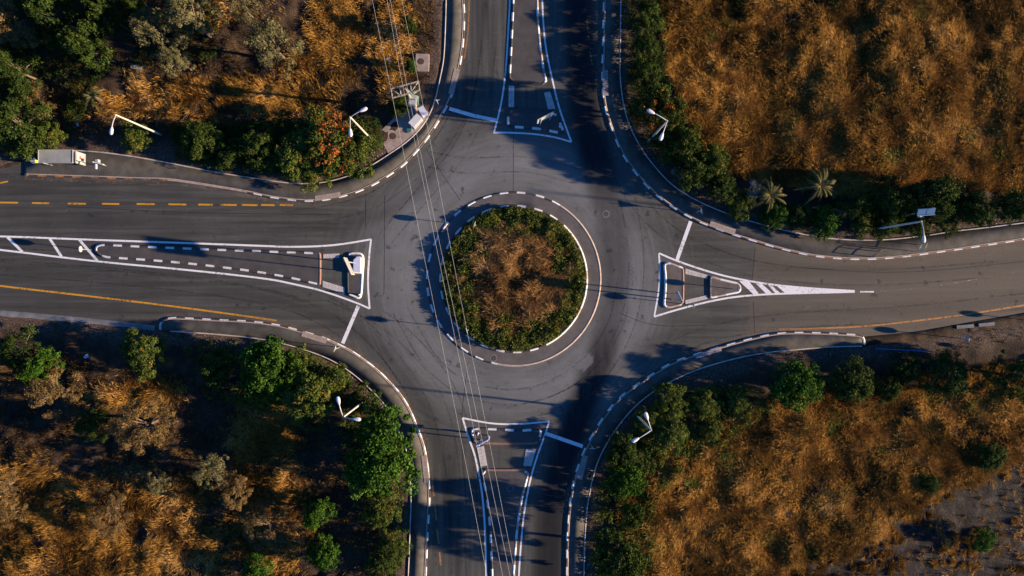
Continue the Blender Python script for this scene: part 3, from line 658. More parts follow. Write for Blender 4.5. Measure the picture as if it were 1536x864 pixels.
# ------------------------------------------------------------------ grass and brush
def blades(n_t, per, sampler, hfun, L, lean, wd, dirf, spread=0.10, seed=1):
    rg = np.random.default_rng(seed)
    x, y, s_ = sampler(rg, n_t); n_t = len(x)
    X = np.repeat(x, per); Y = np.repeat(y, per); sc = np.repeat(s_, per); n_ = len(X)
    X = X + rg.normal(0, spread, n_) * sc; Y = Y + rg.normal(0, spread, n_) * sc
    a = np.repeat(dirf(x, y), per) + rg.normal(0, 0.9, n_)
    ln = rg.uniform(*L, n_) * sc; le = np.clip(rg.normal(lean, 0.28, n_), 0.1, 1.45)
    Z = hfun(X, Y) - 0.03
    dx, dy = np.cos(a), np.sin(a); hz = np.cos(le) * ln; hr = np.sin(le) * ln
    wdt = wd * rg.uniform(0.6, 1.4, n_)
    wa = a + math.pi / 2 + rg.normal(0, 0.5, n_); wx, wy = np.cos(wa) * wdt / 2, np.sin(wa) * wdt / 2
    b1 = np.c_[X - wx, Y - wy, Z]; b2 = np.c_[X + wx, Y + wy, Z]
    m1 = np.c_[X + dx * hr * 0.42 + wx * 0.8, Y + dy * hr * 0.42 + wy * 0.8, Z + hz * 0.66]; m0 = np.c_[X + dx * hr * 0.42 - wx * 0.8, Y + dy * hr * 0.42 - wy * 0.8, Z + hz * 0.66]
    tp = np.c_[X + dx * hr, Y + dy * hr, Z + hz]
    tp2 = tp + np.c_[wx * 0.15, wy * 0.15, np.zeros(n_)]
    V = np.stack([b1, b2, m1, m0, tp2, tp], 1).reshape(-1, 3)
    k = np.arange(n_) * 6
    F = np.vstack([np.c_[k, k + 1, k + 2, k + 3], np.c_[k + 3, k + 2, k + 4, k + 5]])
    tuft = np.repeat(rg.random(n_t), per)
    tone = np.repeat((fbm(x * 0.28 + 31, y * 0.28, 4) - 0.5) * 1.3, per)
    r = np.repeat(np.clip(0.30 * tuft + 0.66 * rg.random(n_) + tone, 0, 1), 6)
    return V, F, {'rnd': r}
def field_sampler(P, dens_thr=0.42, sc=(0.6, 1.3), mind=0.7, keep_bare=0.03, soft=0.18):
    P = W(P); lo, hi = P.min(0), P.max(0)
    def f(rg, n_):
        x = rg.uniform(lo[0], hi[0], n_); y = rg.uniform(lo[1], hi[1], n_)
        k = inside(P, x, y) & (samp(sd, x, y) > mind + rg.random(n_) * 0.8)
        x, y = x[k], y[k]
        d = fbm(x * 0.35 + 3, y * 0.35, 4)
        pr = sstep(dens_thr - soft, dens_thr + soft, d); pr = pr * (1 - (1 - keep_bare) * bare_shaded_amt(x, y))
        k = rg.random(len(x)) < pr; x, y, pr = x[k], y[k], pr[k]
        return x, y, sc[0] + (sc[1] - sc[0]) * fbm(x * 0.8, y * 0.8 + 7, 3) ** 1.0 * (0.6 + 0.6 * rg.random(len(x))) * (0.55 + 0.9 * fbm(x * 0.25 + 50, y * 0.25, 2))
    return f
def swirl(x, y): return fbm(x * 0.22, y * 0.22, 3) * 14.0
def grass(name, P, n_t, per, m, label, L=(0.4, 1.15), lean=0.95, wd=0.042, seed=1, **k):
    V, F, A = blades(n_t, per, field_sampler(P, **k), height, L, lean, wd, swirl, 0.11, seed)
    tag(link(name, np_mesh(name, V, F, None, A), M[m]), label, 'grass', kind='stuff')
grass('dry_grass', [(985,-80),(1660,-80),(1660,300),(1500,290),(1380,275),(1250,290),(1120,270),(1050,225),(1005,130)], 52000, 15, 'straw', 'matted golden dry grass filling the north-eastern field', seed=2, dens_thr=0.29, soft=0.13)
grass('dry_grass', [(930,960),(930,760),(975,690),(1060,640),(1160,600),(1300,570),(1420,560),(1660,530),(1660,960)], 56000, 15, 'straw', 'matted golden dry grass filling the south-eastern field', seed=3, dens_thr=0.31, soft=0.13)
def masked(P, spots, base_):
    # how thickly grass stands: clearings named by (px, py, rx, ry, amount)
    f0 = field_sampler(P, dens_thr=0.40, soft=0.2)
    def f(rg, n_):
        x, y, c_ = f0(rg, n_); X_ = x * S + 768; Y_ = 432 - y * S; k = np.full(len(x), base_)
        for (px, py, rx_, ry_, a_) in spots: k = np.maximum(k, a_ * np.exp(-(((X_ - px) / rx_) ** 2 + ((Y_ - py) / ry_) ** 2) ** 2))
        q = rg.random(len(x)) < k; return x[q], y[q], c_[q]
    return f
def grass2(P, spots, base_, n_t, per, m, label, seed, L=(0.3, 0.85)):
    V, F, A = blades(n_t, per, masked(P, spots, base_), height, L, 0.95, 0.05, swirl, 0.16, seed)
    tag(link('dry_grass', np_mesh('dry_grass', V, F, None, A), M[m]), label, 'grass', kind='stuff')
SWP = [(-120,545),(60,530),(250,560),(420,600),(560,700),(600,960),(-120,960)]
NWP = [(-120,-80),(662,-80),(662,100),(600,170),(440,180),(200,200),(-120,230)]
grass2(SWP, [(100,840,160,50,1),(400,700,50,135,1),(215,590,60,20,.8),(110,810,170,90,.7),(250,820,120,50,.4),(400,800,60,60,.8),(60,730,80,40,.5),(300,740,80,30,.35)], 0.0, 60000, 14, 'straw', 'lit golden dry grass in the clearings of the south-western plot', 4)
grass2(SWP, [], 0.4, 40000, 11, 'straw_dull_shaded', 'dull brown grass under the trees of the south-western plot', 14, (0.2, 0.6))
grass2(NWP, [(505,45,34,70,1),(300,150,170,26,.9),(590,60,30,60,.6),(60,225,90,10,.5),(380,150,90,25,.8),(450,110,30,30,.6),(330,20,30,20,.5)], 0.0, 60000, 15, 'straw', 'golden dry grass strips right of and below the grey green trees', 6)
grass2(NWP, [], 0.3, 34000, 11, 'straw_dull_shaded', 'sparse brown grass between the trees of the north-western plot', 5, (0.2, 0.55))
def clump_sampler(P, nc, ca, per_c, spread_):
    P = W(P); lo, hi = P.min(0), P.max(0)
    def f(rg, n_):
        x = rg.uniform(lo[0], hi[0], nc); y = rg.uniform(lo[1], hi[1], nc); k = inside(P, x, y) & (samp(sd, x, y) > 1.5) & (bare_shaded_amt(x, y) < 0.3); x, y = x[k], y[k]
        i_ = rg.integers(0, len(x), n_); return x[i_] + rg.normal(0, spread_, n_), y[i_] + rg.normal(0, spread_, n_), (0.6 + 0.8 * LAT[0, i_ % 256])
    return f
NEP = [(990,-60),(1600,-60),(1600,270),(1500,280),(1250,270),(1120,255),(1050,215),(1005,130)]
SEP = [(940,900),(940,780),(985,700),(1070,650),(1200,620),(1300,590),(1600,560),(1600,700),(1300,830),(1200,900)]
for P, wh, sd0 in ((NEP, 'north-eastern', 61), (SEP, 'south-eastern', 63)):
    V, F, A = blades(3000, 10, clump_sampler(P, 120, 0, 0, 0.38), height, (0.4, 1.1), 0.85, 0.035, lambda x, y: vn(x * 9, y * 9) * 6.28, 0.12, sd0)
    tag(link('dead_scrub', np_mesh('dead_scrub', V, F, None, A), M['straw']), 'taller rusty dead scrub standing in patches in the %s field' % wh, 'scrub', kind='stuff')
    V, F, A = blades(1500, 8, clump_sampler(P, 46, 0, 0, 0.5), height, (0.3, 0.9), 0.8, 0.06, lambda x, y: vn(x * 9, y * 9) * 6.28, 0.12, sd0 + 1)
    tag(link('green_weeds', np_mesh('green_weeds', V, F, None, A), M['leaf_mixed']), 'dark green weeds dotted through the %s field' % wh, 'weeds', kind='stuff')
# low weeds along the pavement backs
def verge_sampler(lo, hi, box):
    def f(rg, n_):
        x = rg.uniform(box[0], box[1], n_); y = rg.uniform(box[2], box[3], n_); d = samp(sd, x, y)
        k = (d > lo) & (d < hi) & (fbm(x * 0.6, y * 0.6) > 0.5); x, y = x[k], y[k]
        return x, y, 0.4 + 0.5 * rg.random(len(x))
    return f
V, F, A = blades(30000, 6, verge_sampler(0.25, 2.2, (-60, 60, -34, 34)), height, (0.2, 0.5), 0.8, 0.04, swirl, 0.1, 8)
tag(link('verge_weeds', np_mesh('verge_weeds', V, F, None, A), M['straw_dull_shaded']), 'sparse dry weeds on the dirt behind the pavements', 'weeds', kind='stuff')
# scattered stones
def stones(n_, sampler, s0, s1, label, m, seed):
    rg = np.random.default_rng(seed); x, y, _ = sampler(rg, n_); n_ = len(x); z = height(x, y)
    s_ = rg.uniform(s0, s1, n_); base = np.array([(1, 0, 0), (0, 1, 0), (-1, 0, 0), (0, -1, 0), (0, 0, 0.8), (0, 0, -0.6)])
    V = base[None] * s_[:, None, None] * rg.uniform(0.6, 1.3, (n_, 6, 1)) + np.c_[x, y, z][:, None]
    f = np.array([(0, 1, 4), (1, 2, 4), (2, 3, 4), (3, 0, 4), (1, 0, 5), (2, 1, 5), (3, 2, 5), (0, 3, 5)])
    F = (f[None] + (np.arange(n_) * 6)[:, None, None]).reshape(-1, 3)
    tag(link('stones', np_mesh('stones', V.reshape(-1, 3), F), m), label, 'stones', kind='stuff')
stones(12000, verge_sampler(0.2, 1.8, (-60, 60, -34, 34)), 0.03, 0.08, 'small pale stones scattered along the verges', M['edge'], 11)
def bare_sampler(rg, n_):
    x = rg.uniform(33, 62, n_); y = rg.uniform(-36, -16, n_); k = (bare_shaded_amt(x, y) > 0.6) & (fbm(x * 0.5, y * 0.5) > 0.47); x, y = x[k], y[k]
    return x, y, 0.5 + 0.6 * rg.random(len(x))
stones(6000, bare_sampler, 0.02, 0.06, 'grey rubble on the bare ground in the lower right corner', M['drain'], 12)
def tuft_sampler(rg, n_):
    cx = rg.uniform(36, 61, 520); cy = rg.uniform(-33, -14, 520); k = (bare_shaded_amt(cx, cy) > 0.4) & (fbm(cx * 0.3, cy * 0.3, 3) > 0.47); cx, cy = cx[k], cy[k]
    i = rg.integers(0, len(cx), n_); return cx[i] + rg.normal(0, 0.16, n_), cy[i] + rg.normal(0, 0.16, n_), 0.5 + 0.5 * rg.random(n_)
V, F, A = blades(5200, 9, tuft_sampler, height, (0.15, 0.5), 0.8, 0.045, lambda x, y: x * 0 + RNG.random(len(x)) * 6.28, 0.08, 9)
tag(link('dry_tufts', np_mesh('dry_tufts', V, F, None, A), M['straw']), 'small round rusty tufts on the grey bare ground at lower right', 'tufts', kind='stuff')

# planted centre
def isl_sampler(lo, hi, off=(0, 0)):
    def f(rg, n_):
        r = (R_IN - 0.35) * np.sqrt(rg.random(n_)); a = rg.random(n_) * 2 * math.pi
        x = CX + r * np.cos(a); y = CY + r * np.sin(a)
        q = np.hypot(x - CX - off[0], y - CY - off[1]) / R_IN + (fbm(x * 0.9 + 2, y * 0.9, 4) - 0.5) * 0.75
        k = (q > lo) & (q < hi); x, y = x[k], y[k]
        return x, y, 0.6 + 0.9 * fbm(x * 0.6, y * 0.6, 3)
    return f
V, F, A = blades(5600, 18, isl_sampler(-1, 0.68, (0.3, 0.0)), isl_h, (0.3, 1.0), 1.0, 0.042, swirl, 0.16, 21)
tag(link('dry_brush', np_mesh('dry_brush', V, F, None, A), M['brush']), 'tangled reddish dry brush in the middle of the roundabout', 'brush', kind='stuff')
# leaf generator: n leaves at points with outward normals
def leaves(P, Nv, size, rg, aspect=0.55, jit=0.7, rnd=None, flower=None):
    n_ = len(P); nn = Nv + rg.normal(0, jit, (n_, 3)); nn /= np.linalg.norm(nn, axis=1)[:, None] + 1e-9
    t_ = np.cross(nn, rg.normal(0, 1, (n_, 3))); t_ /= np.linalg.norm(t_, axis=1)[:, None] + 1e-9
    b_ = np.cross(nn, t_); s_ = (size * rg.uniform(0.6, 1.3, n_))[:, None]
    V = np.stack([P - t_ * s_ * 0.5, P + b_ * s_ * aspect * 0.5, P + t_ * s_ * 0.5, P - b_ * s_ * aspect * 0.5], 1).reshape(-1, 3)
    k = np.arange(n_) * 4; A = {'rnd': np.repeat(rg.random(n_) if rnd is None else rnd, 4), 'flower': np.repeat(np.zeros(n_) if flower is None else flower, 4)}
    return V, np.c_[k, k + 1, k + 2, k + 3], A
rg = np.random.default_rng(31)
x, y, s_ = isl_sampler(0.60, 9, (0.3, 0.0))(rg, 2700)
n_ = len(x); per = 34
X = np.repeat(x, per) + rg.normal(0, 0.16, n_ * per); Y = np.repeat(y, per) + rg.normal(0, 0.16, n_ * per)
rad = np.hypot(X - CX, Y - CY); kk = rad < R_IN - 0.12
hh = np.repeat(0.1 + 0.7 * fbm(x * 0.9, y * 0.9, 3), per) * rg.uniform(0.2, 1.25, n_ * per)
P_ = np.c_[X, Y, isl_h(X, Y) + hh][kk]
tu = np.repeat(fbm(x * 1.5, y * 1.5, 2), per)[kk]
V, F, A = leaves(P_, np.tile([0, 0, 1.0], (len(P_), 1)), 0.30, rg, 0.28, 1.2, np.clip(tu * 1.2 - 0.1 + rg.normal(0, 0.27, len(P_)), 0, 1))
tag(link('ground_cover', np_mesh('ground_cover', V, F, None, A), M['leaf_mixed']), 'green leafy ground cover ringing the centre of the roundabout', 'ground cover', kind='stuff')

# ------------------------------------------------------------------ trees and shrubs
R0, H0 = 2.5, 4.0
def crown(kind, seed):
    rg = np.random.default_rng(seed)
    cfg = {  # clumps, leaves per clump, clump radius, leaf size, aspect, fill
        'bright': (95, 130, 0.48, 0.20, 0.55), 'dark': (85, 130, 0.46, 0.18, 0.5), 'olive': (70, 170, 0.42, 0.14, 0.35), 'brown': (64, 160, 0.42, 0.15, 0.3),
        'mixed': (85, 130, 0.44, 0.18, 0.5), 'flowering': (95, 130, 0.46, 0.19, 0.55), 'silver': (30, 160, 0.45, 0.17, 0.4), 'hedge': (90, 120, 0.46, 0.16, 0.5)}[kind]
    nc, pl, cr, ls, asp = cfg
    # a lobed outline: a few limbs carry the clumps
    nl = 6 if kind in ('olive', 'brown') else 8
    la = rg.random() * 6.28 + np.arange(nl) * 2 * math.pi / nl + rg.normal(0, 0.25, nl); lr = rg.uniform(0.70, 1.30, nl) * R0
    C = []
    for k in range(nc):
        j = rg.integers(0, nl); f = rg.random() ** 0.6
        r = lr[j] * f * 0.86; a = la[j] + rg.normal(0, 0.42 / (0.3 + f))
        top = H0 * max(0.58, 0.92 - 0.40 * (r / R0) ** 2); low = 0.26 if kind not in ('olive', 'brown') else 0.4
        z = rg.uniform(low * H0 + 0.1, top) if rg.random() < 0.45 else top - abs(rg.normal(0, 0.25))
        C.append((r * math.cos(a), r * math.sin(a), z - cr * 0.5, rg.choice([0.5, 0.8, 1.0, 1.4], p=[.25, .3, .3, .15]) * cr, rg.random()))
    P, Nn, rn, fl = [], [], [], []
    for (x, y, z, c, tone) in C:
        d = rg.normal(0, 1, (pl, 3)); d /= np.linalg.norm(d, axis=1)[:, None]
        d[:, 2] = np.where(d[:, 2] < -0.3, -d[:, 2], d[:, 2])
        rr_ = c * rg.uniform(0.55, 1.12, pl)[:, None]
        P.append(np.array([x, y, z]) + d * rr_ * np.array([1, 1, 0.8])); Nn.append(d)
        rn.append(np.clip(0.12 + 0.62 * tone + rg.normal(0, 0.17, pl), 0, 1))
        f = np.zeros(pl)
        if kind == 'flowering': f = (rg.random(pl) < (0.75 if (tone > 0.62 and x < 0.8) else 0.05)).astype(float)
        if kind == 'mixed': f = (rg.random(pl) < (0.12 if tone > 0.92 else 0.0)).astype(float)
        fl.append(f)
    P = np.vstack(P); P[:, 2] = np.maximum(P[:, 2], 0.1)
    V, F, A = leaves(P, np.vstack(Nn), ls * rg.choice([0.65, 1.0, 1.35], len(P)), rg, asp, 0.6, np.concatenate(rn), np.concatenate(fl))
    cm = np_mesh(kind + '_crown', V, F, None, A)
    cm.materials.append(M[{'bright': 'leaf_bright', 'dark': 'leaf_dark', 'olive': 'leaf_olive', 'brown': 'leaf_brown', 'mixed': 'leaf_mixed', 'flowering': 'leaf_mixed', 'silver': 'leaf_silver', 'hedge': 'leaf_dark'}[kind]])
    b = MB(); top = (0.1, -0.05, H0 * 0.45)
    b.tube([(0, 0, -0.6), (0.03, 0.02, H0 * 0.2), top], [0.17, 0.13, 0.10], 7)
    for k in rg.choice(nc, 12, replace=False):
        c = C[k]; m_ = ((top[0] + c[0]) * 0.5 + rg.normal(0, 0.08), (top[1] + c[1]) * 0.5 + rg.normal(0, 0.08), (H0 * 0.36 + c[2]) * 0.5 + 0.15)
        b.tube([(0.05, 0, H0 * 0.30), m_, (c[0], c[1], c[2])], [0.085, 0.05, 0.02], 5)
    tm = bpy.data.meshes.new('trunk'); b.bm.to_mesh(tm); b.bm.free(); tm.materials.append(M['bark'])
    return cm, tm
CR = {}
for ki, kind in enumerate(['bright', 'dark', 'olive', 'brown', 'mixed', 'flowering', 'silver', 'hedge']):
    CR[kind] = [crown(kind, 100 + 10 * ki + v) for v in range(3 if kind not in ('silver',) else 1)]
def plant(name, kind, px, py, rpx, h, label, group=None, var=None, cat=None):
    if group == NWG and py < 130: h += 1.2
    h = h * (1.22 if h >= 4.5 else 1.08); hz = h * 0.62; r = rpx / S * (1 - hz / CAMH); x, y = at(px, py, hz)
    z = float(height(np.array([x]), np.array([y]))[0])
    cm, tm = CR[kind][random.randrange(len(CR[kind])) if var is None else var]
    o = empty(name, (x, y, max(z, -0.2) - 0.05), label, cat or ('tree' if 'tree' in name else 'shrub'), group, random.random() * 6.28)
    sx = r / R0 * (1.02 if group in (NEG, SEG) else 1.08); o.scale = (sx * random.uniform(0.92, 1.08), sx * random.uniform(0.92, 1.08), h / H0)
    for nm, me in (('crown', cm), ('trunk', tm)):
        c = bpy.data.objects.new(nm, me); col.objects.link(c); c.parent = o
    return o
NWG = 'trees of the north-western plot'; NEG = 'shrubs behind the north-eastern pavement'; SEG = 'trees and shrubs of the south-eastern side'; SWG = 'trees of the south-western plot'
PL = [
 ('broadleaf_tree','brown',14,36,38,6,'brownish olive tree cut by the left edge in the upper left corner',NWG),
 ('broadleaf_tree','dark',80,24,36,6.5,'dark green tree at the top edge, second from the upper left corner',NWG),
 ('broadleaf_tree','dark',134,70,38,6.5,'large rounded dark green tree above the small palm',NWG),
 ('broadleaf_tree','dark',158,22,26,6,'dark green tree touching the top edge between two larger crowns',NWG),
 ('shrub','dark',198,6,16,4,'small green crown peeking in at the top edge beside the big grey tree',NWG),
 ('grey_green_tree','olive',232,48,36,6,'grey olive tree left half of the big pair near the top left lamp',NWG),
 ('grey_green_tree','olive',288,32,38,6.5,'grey olive tree right half of the big pair near the top edge',NWG),
 ('grey_green_tree','olive',262,88,24,5,'lower grey green crown at the foot of the big grey pair',NWG),
 ('grey_green_tree','olive',405,66,43,6.5,'isolated grey green tree left of the golden grass strip',NWG),
 ('grey_green_tree','olive',362,8,22,5,'grey green crown at the top edge above the isolated grey tree',NWG),
 ('broadleaf_tree','dark',16,102,28,5,'deep green tree on the left edge above the yellowish shrub',NWG),
 ('shrub','brown',50,148,24,3,'yellowish brown shrub left of the small palm',NWG),
 ('broadleaf_tree','dark',20,186,42,5,'broad dark green tree on the left edge above the bus shelter',NWG),
 ('shrub','mixed',72,206,22,2.5,'low olive shrub right behind the bus shelter',NWG),
 ('shrub','mixed',203,204,25,3,'round green shrub under the single street lamp arm',NWG),
 ('shrub','dark',300,214,32,3.4,'dark green shrub between the single lamp and the flowering mass',NWG),
 ('shrub','dark',345,228,26,3.0,'dark shrub left of the flowering mass close to the pavement',NWG),
 ('shrub','dark',388,220,34,3.6,'dark green shrub at the left end of the flowering mass',NWG),
 ('flowering_shrub','mixed',440,232,40,3.6,'dense green shrub left of the orange flowers',NWG),
 ('flowering_shrub','flowering',486,212,44,4.0,'green shrub with a big patch of orange flowers',NWG),
 ('flowering_shrub','mixed',533,228,38,3.4,'green shrub at the foot of the double lamp by the concrete pad',NWG),
 ('shrub','mixed',470,252,32,2.6,'low leafy shrub spilling to the edge below the orange flowers',NWG),
 ('shrub','dark',612,36,14,1.8,'small green bush right of the overhead wires near the top edge',NWG),
 ('shrub','bright',617,98,9,1.2,'tiny green bush left of the square concrete slab',NWG),
 ('shrub','dark',600,158,20,2.2,'dark green bush under the transformer of the utility pole',NWG),
 # north-east
 ('hedge_shrub','hedge',968,-14,34,3.6,'dark hedge shrub at the top edge beside the northern road',NEG),
 ('hedge_shrub','hedge',970,34,33,3.4,'dark hedge shrub, second from the top beside the northern road',NEG),
 ('hedge_shrub','hedge',969,78,31,3.2,'dark hedge shrub, third from the top beside the northern road',NEG),
 ('hedge_shrub','hedge',968,112,26,3.0,'dark hedge shrub just above the red flowering shrub',NEG),
 ('flowering_shrub','flowering',986,162,36,6.0,'green shrub dotted with red flowers above the double lamp heads',NEG),
 ('shrub','dark',1006,172,30,5.6,'green shrub touching the dry field right of the red flowers',NEG),
 ('shrub','dark',1000,214,32,4.2,'dark shrub around the foot of the upper right double lamp',NEG),
 ('shrub','mixed',1030,214,30,4.5,'leafy shrub right of the upper right double lamp',NEG),
 ('shrub','dark',1040,250,36,4.4,'dark shrub where the north-eastern pavement starts to bend',NEG),
 ('shrub','mixed',1070,244,30,4.0,'olive green shrub on the field side of the bend',NEG),
 ('shrub','dark',1080,284,28,3.2,'dark shrub left of the pair of palms',NEG),
 ('pale_shrub','silver',1016,262,15,1.8,'pale whitish shrub close to the north-eastern pavement bend',NEG),
 ('pale_shrub','silver',1132,286,18,2.2,'pale greyish shrub left of the left palm',NEG),
 ('shrub','mixed',1112,308,22,2.0,'low green shrub under the pale shrub by the pavement',NEG),
 ('shrub','bright',1165,325,20,2.0,'bright low shrub under the left palm',NEG),
 ('shrub','dark',1200,324,24,2.0,'dark low shrub between the two palms and the pavement',NEG),
 ('shrub','bright',1240,334,24,2.6,'green spreading shrub left of the dead palm',NEG),
 ('shrub','dark',1288,308,26,3.6,'dark green shrub right of the dead palm',NEG),
 ('shrub','mixed',1292,338,20,2.2,'olive shrub at the foot of the right single lamp',NEG),
 ('hedge_shrub','hedge',1330,338,24,2.2,'low hedge shrub under the right single lamp pole',NEG),
 ('hedge_shrub','hedge',1375,338,24,2.2,'low hedge shrub below the solar panels',NEG),
 ('hedge_shrub','hedge',1420,334,24,2.2,'low hedge shrub right of the lamp head',NEG),
 ('broadleaf_tree','dark',1336,300,34,4.2,'dark tree left of the solar panels',NEG),
 ('broadleaf_tree','dark',1400,296,40,4.6,'large dark green tree behind the solar panels',NEG),
 ('broadleaf_tree','dark',1468,316,30,3.8,'dark green tree near the right edge behind the pavement',NEG),
 ('broadleaf_tree','dark',1532,304,30,4.2,'dark green tree cut by the right edge above the road',NEG),
 # south-east
 ('shrub','mixed',1004,602,29,2.5,'round green shrub at the top of the south-eastern hedge',SEG),
 ('shrub','mixed',968,634,30,2.5,'leafy shrub left of the lower right double lamp foot',SEG),
 ('shrub','mixed',1006,648,34,2.4,'broad leafy shrub right of the lower right double lamp',SEG),
 ('shrub','dark',934,676,32,3.4,'dark green shrub beside the south-eastern pavement',SEG),
 ('shrub','bright',942,720,30,3.2,'bright green shrub below the lower right lamp',SEG),
 ('shrub','dark',962,690,28,2.3,'dark shrub between the lamp and the dry field',SEG),
 ('shrub','mixed',1058,604,26,2.0,'green brown shrub at the start of the south-eastern field',SEG),
 ('shrub','mixed',1108,600,20,1.7,'low green shrub among dry grass left of the round trees',SEG),
 ('shrub','mixed',1066,646,18,1.5,'low leafy shrub on the edge of the golden field',SEG),
 ('shrub','dark',946,776,24,5.2,'small dark tree above the bottom dark tree by the southern road',SEG),
 ('broadleaf_tree','dark',934,838,46,6.4,'broad dark tree at the bottom edge beside the southern road',SEG),
 ('broadleaf_tree','bright',1190,576,36,3.9,'green tree, first of the row below the eastern road',SEG),
 ('broadleaf_tree','dark',1284,572,36,3.7,'green tree, second of the row below the eastern road',SEG),
 ('broadleaf_tree','dark',1362,550,26,2.7,'green tree by the blue rail below the eastern road',SEG),
 ('shrub','dark',1335,584,22,3.0,'dark shrub between the second and third tree of the row',SEG),
 ('broadleaf_tree','dark',1424,564,34,3.4,'dark tree right of the white litter below the eastern road',SEG),
 ('broadleaf_tree','dark',1530,566,38,4.6,'dark tree cut by the right edge below the road',SEG),
 ('shrub','dark',1492,682,24,1.6,'low dark green shrub on the bank at the right',SEG),
 ('shrub','dark',1394,724,18,1.2,'low dark plant at the top of the grey bare ground',SEG),
 ('shrub','bright',1476,812,20,1.8,'green bush alone near the lower right corner',SEG),
 # south-west
 ('shrub','mixed',216,528,36,3.6,'green shrub with brown tips beside the end of the south-western pavement',SWG),
 ('broadleaf_tree','bright',54,556,26,5,'light green crown above the brown olive tree at left',SWG),
 ('grey_green_tree','brown',78,590,40,5,'brownish olive tree below the left light green crown',SWG),
 ('shrub','dark',28,530,34,4,'dark shrub in shade on the left edge below the drain channel',SWG),
 ('shrub','dark',325,548,30,4,'dark green shrub left of the bright round tree',SWG),
 ('broadleaf_tree','bright',402,552,42,5,'bright green round tree behind the south-western pavement',SWG),
 ('shrub','mixed',452,548,26,3,'olive shrub right of the bright green round tree',SWG),
 ('shrub','mixed',500,566,30,2.6,'brownish green shrub along the south-western pavement',SWG),
 ('broadleaf_tree','mixed',468,594,46,4.5,'wide light green tree above the lower left double lamp',SWG),
 ('shrub','dark',545,600,24,3,'dark green shrub at the foot of the lower left double lamp',SWG),
 ('broadleaf_tree','bright',568,660,50,5.5,'upper part tree of the big green pair by the southern road',SWG),
 ('broadleaf_tree','bright',570,706,50,5.5,'lower part tree of the big green pair by the southern road',SWG),
 ('shrub','mixed',572,766,26,2.6,'brown green shrub below the big green pair',SWG),
 ('shrub','mixed',590,818,26,2.4,'brown green shrub low down beside the southern pavement',SWG),
 ('shrub','dark',572,850,26,2.8,'dark green shrub at the bottom edge beside the southern pavement',SWG),
 ('broadleaf_tree','bright',474,772,22,4,'slim light green tree left of the big green pair',SWG),
 ('broadleaf_tree','bright',486,832,24,4,'light green tree at the bottom edge below the slim one',SWG),
 ('grey_green_tree','brown',214,640,42,5,'broad brownish olive tree in the middle of the left lower plot',SWG),
 ('grey_green_tree','olive',312,706,30,5,'grey green tree with bare forked branch in the lower left plot',SWG),
 ('grey_green_tree','brown',352,738,26,4,'brown olive tree just right of the forked grey green tree',SWG),
 ('grey_green_tree','olive',236,726,20,4,'small grey green tree left of the forked one',SWG),
 ('grey_green_tree','brown',162,770,38,3.6,'brown spreading bush tree low in the left plot',SWG),
 ('shrub','brown',8,728,24,3.4,'brown shrub cut by the left edge in the lower left plot',SWG),
 ('shrub','brown',14,772,22,3.0,'brown shrub near the left edge above the bottom corner',SWG),
 ('shrub','brown',400,792,40,2.6,'large golden brown bush left of the slim light green tree',SWG),
 ('shrub','bright',384,858,22,2.4,'green bush at the bottom edge of the lower left plot',SWG),
 ('shrub','dark',140,640,28,2.6,'dark bush between the two brownish olive trees',SWG),
]
for p in PL: plant(*p)

# low creeping undergrowth that ties the shrubs together
def undergrowth(poly, n_, m, label, seed, hmax=0.9, thr=0.40):
    rg = np.random.default_rng(seed); P = W(poly); lo, hi = P.min(0), P.max(0)
    x = rg.uniform(lo[0], hi[0], n_); y = rg.uniform(lo[1], hi[1], n_)
    k = inside(P, x, y) & (samp(sd, x, y) > 0.45 + 0.5 * rg.random(n_)) & (fbm(x * 0.5 + 70, y * 0.5, 3) > thr - 0.1 + 0.2 * rg.random(n_)); x, y = x[k], y[k]; per = 26
    hh = 0.2 + hmax * fbm(x * 0.8, y * 0.8 + 40, 3)
    tn = np.repeat(rg.random(len(x)), per); n2 = len(x) * per
    a = rg.normal(0, 1, (n2, 3)); a /= np.linalg.norm(a, axis=1)[:, None]; a[:, 2] = abs(a[:, 2]); rad = np.repeat(rg.uniform(0.2, 0.42, len(x)), per)
    X = np.repeat(x, per) + a[:, 0] * rad; Y = np.repeat(y, per) + a[:, 1] * rad; Z = height(X, Y) + np.repeat(hh, per) * 0.6 + a[:, 2] * rad
    V, F, A = leaves(np.c_[X, Y, Z], a, 0.17, rg, 0.5, 0.7, np.clip(0.1 + 0.5 * tn + rg.normal(0, 0.18, n2), 0, 1))
    tag(link('undergrowth', np_mesh('undergrowth', V, F, None, A), M[m]), label, 'undergrowth', kind='stuff')
undergrowth([(938,-60),(1000,-60),(1000,110),(1030,190),(1075,235),(1120,290),(1200,312),(1330,300),(1560,290),(1560,345),(1330,372),(1200,362),(1080,330),(990,270),(938,190)], 9000, 'leaf_dark', 'dark creeping undergrowth joining the shrubs behind the north-eastern pavement', 41, 1.0, 0.36)
undergrowth([(1020,575),(1130,580),(1150,615),(1090,660),(1030,690),(985,740),(975,870),(890,870),(890,720),(930,640)], 4200, 'leaf_mixed', 'leafy undergrowth joining the shrubs behind the south-eastern pavement', 42, 0.9, 0.38)
undergrowth([(280,510),(440,520),(540,560),(600,650),(612,870),(560,870),(520,690),(430,620),(290,590)], 4200, 'leaf_mixed', 'leafy undergrowth joining the trees behind the south-western pavement', 43, 0.9, 0.42)
undergrowth([(260,190),(420,185),(570,180),(575,235),(470,275),(390,268),(270,248)], 3600, 'leaf_dark', 'dark undergrowth joining the shrubs on both sides of the orange flowers', 44, 1.0, 0.36)
undergrowth([(-60,-60),(350,-60),(330,90),(170,110),(90,235),(-60,235)], 5200, 'leaf_dark', 'dark undergrowth below the trees in the upper left corner', 45, 1.0, 0.44)

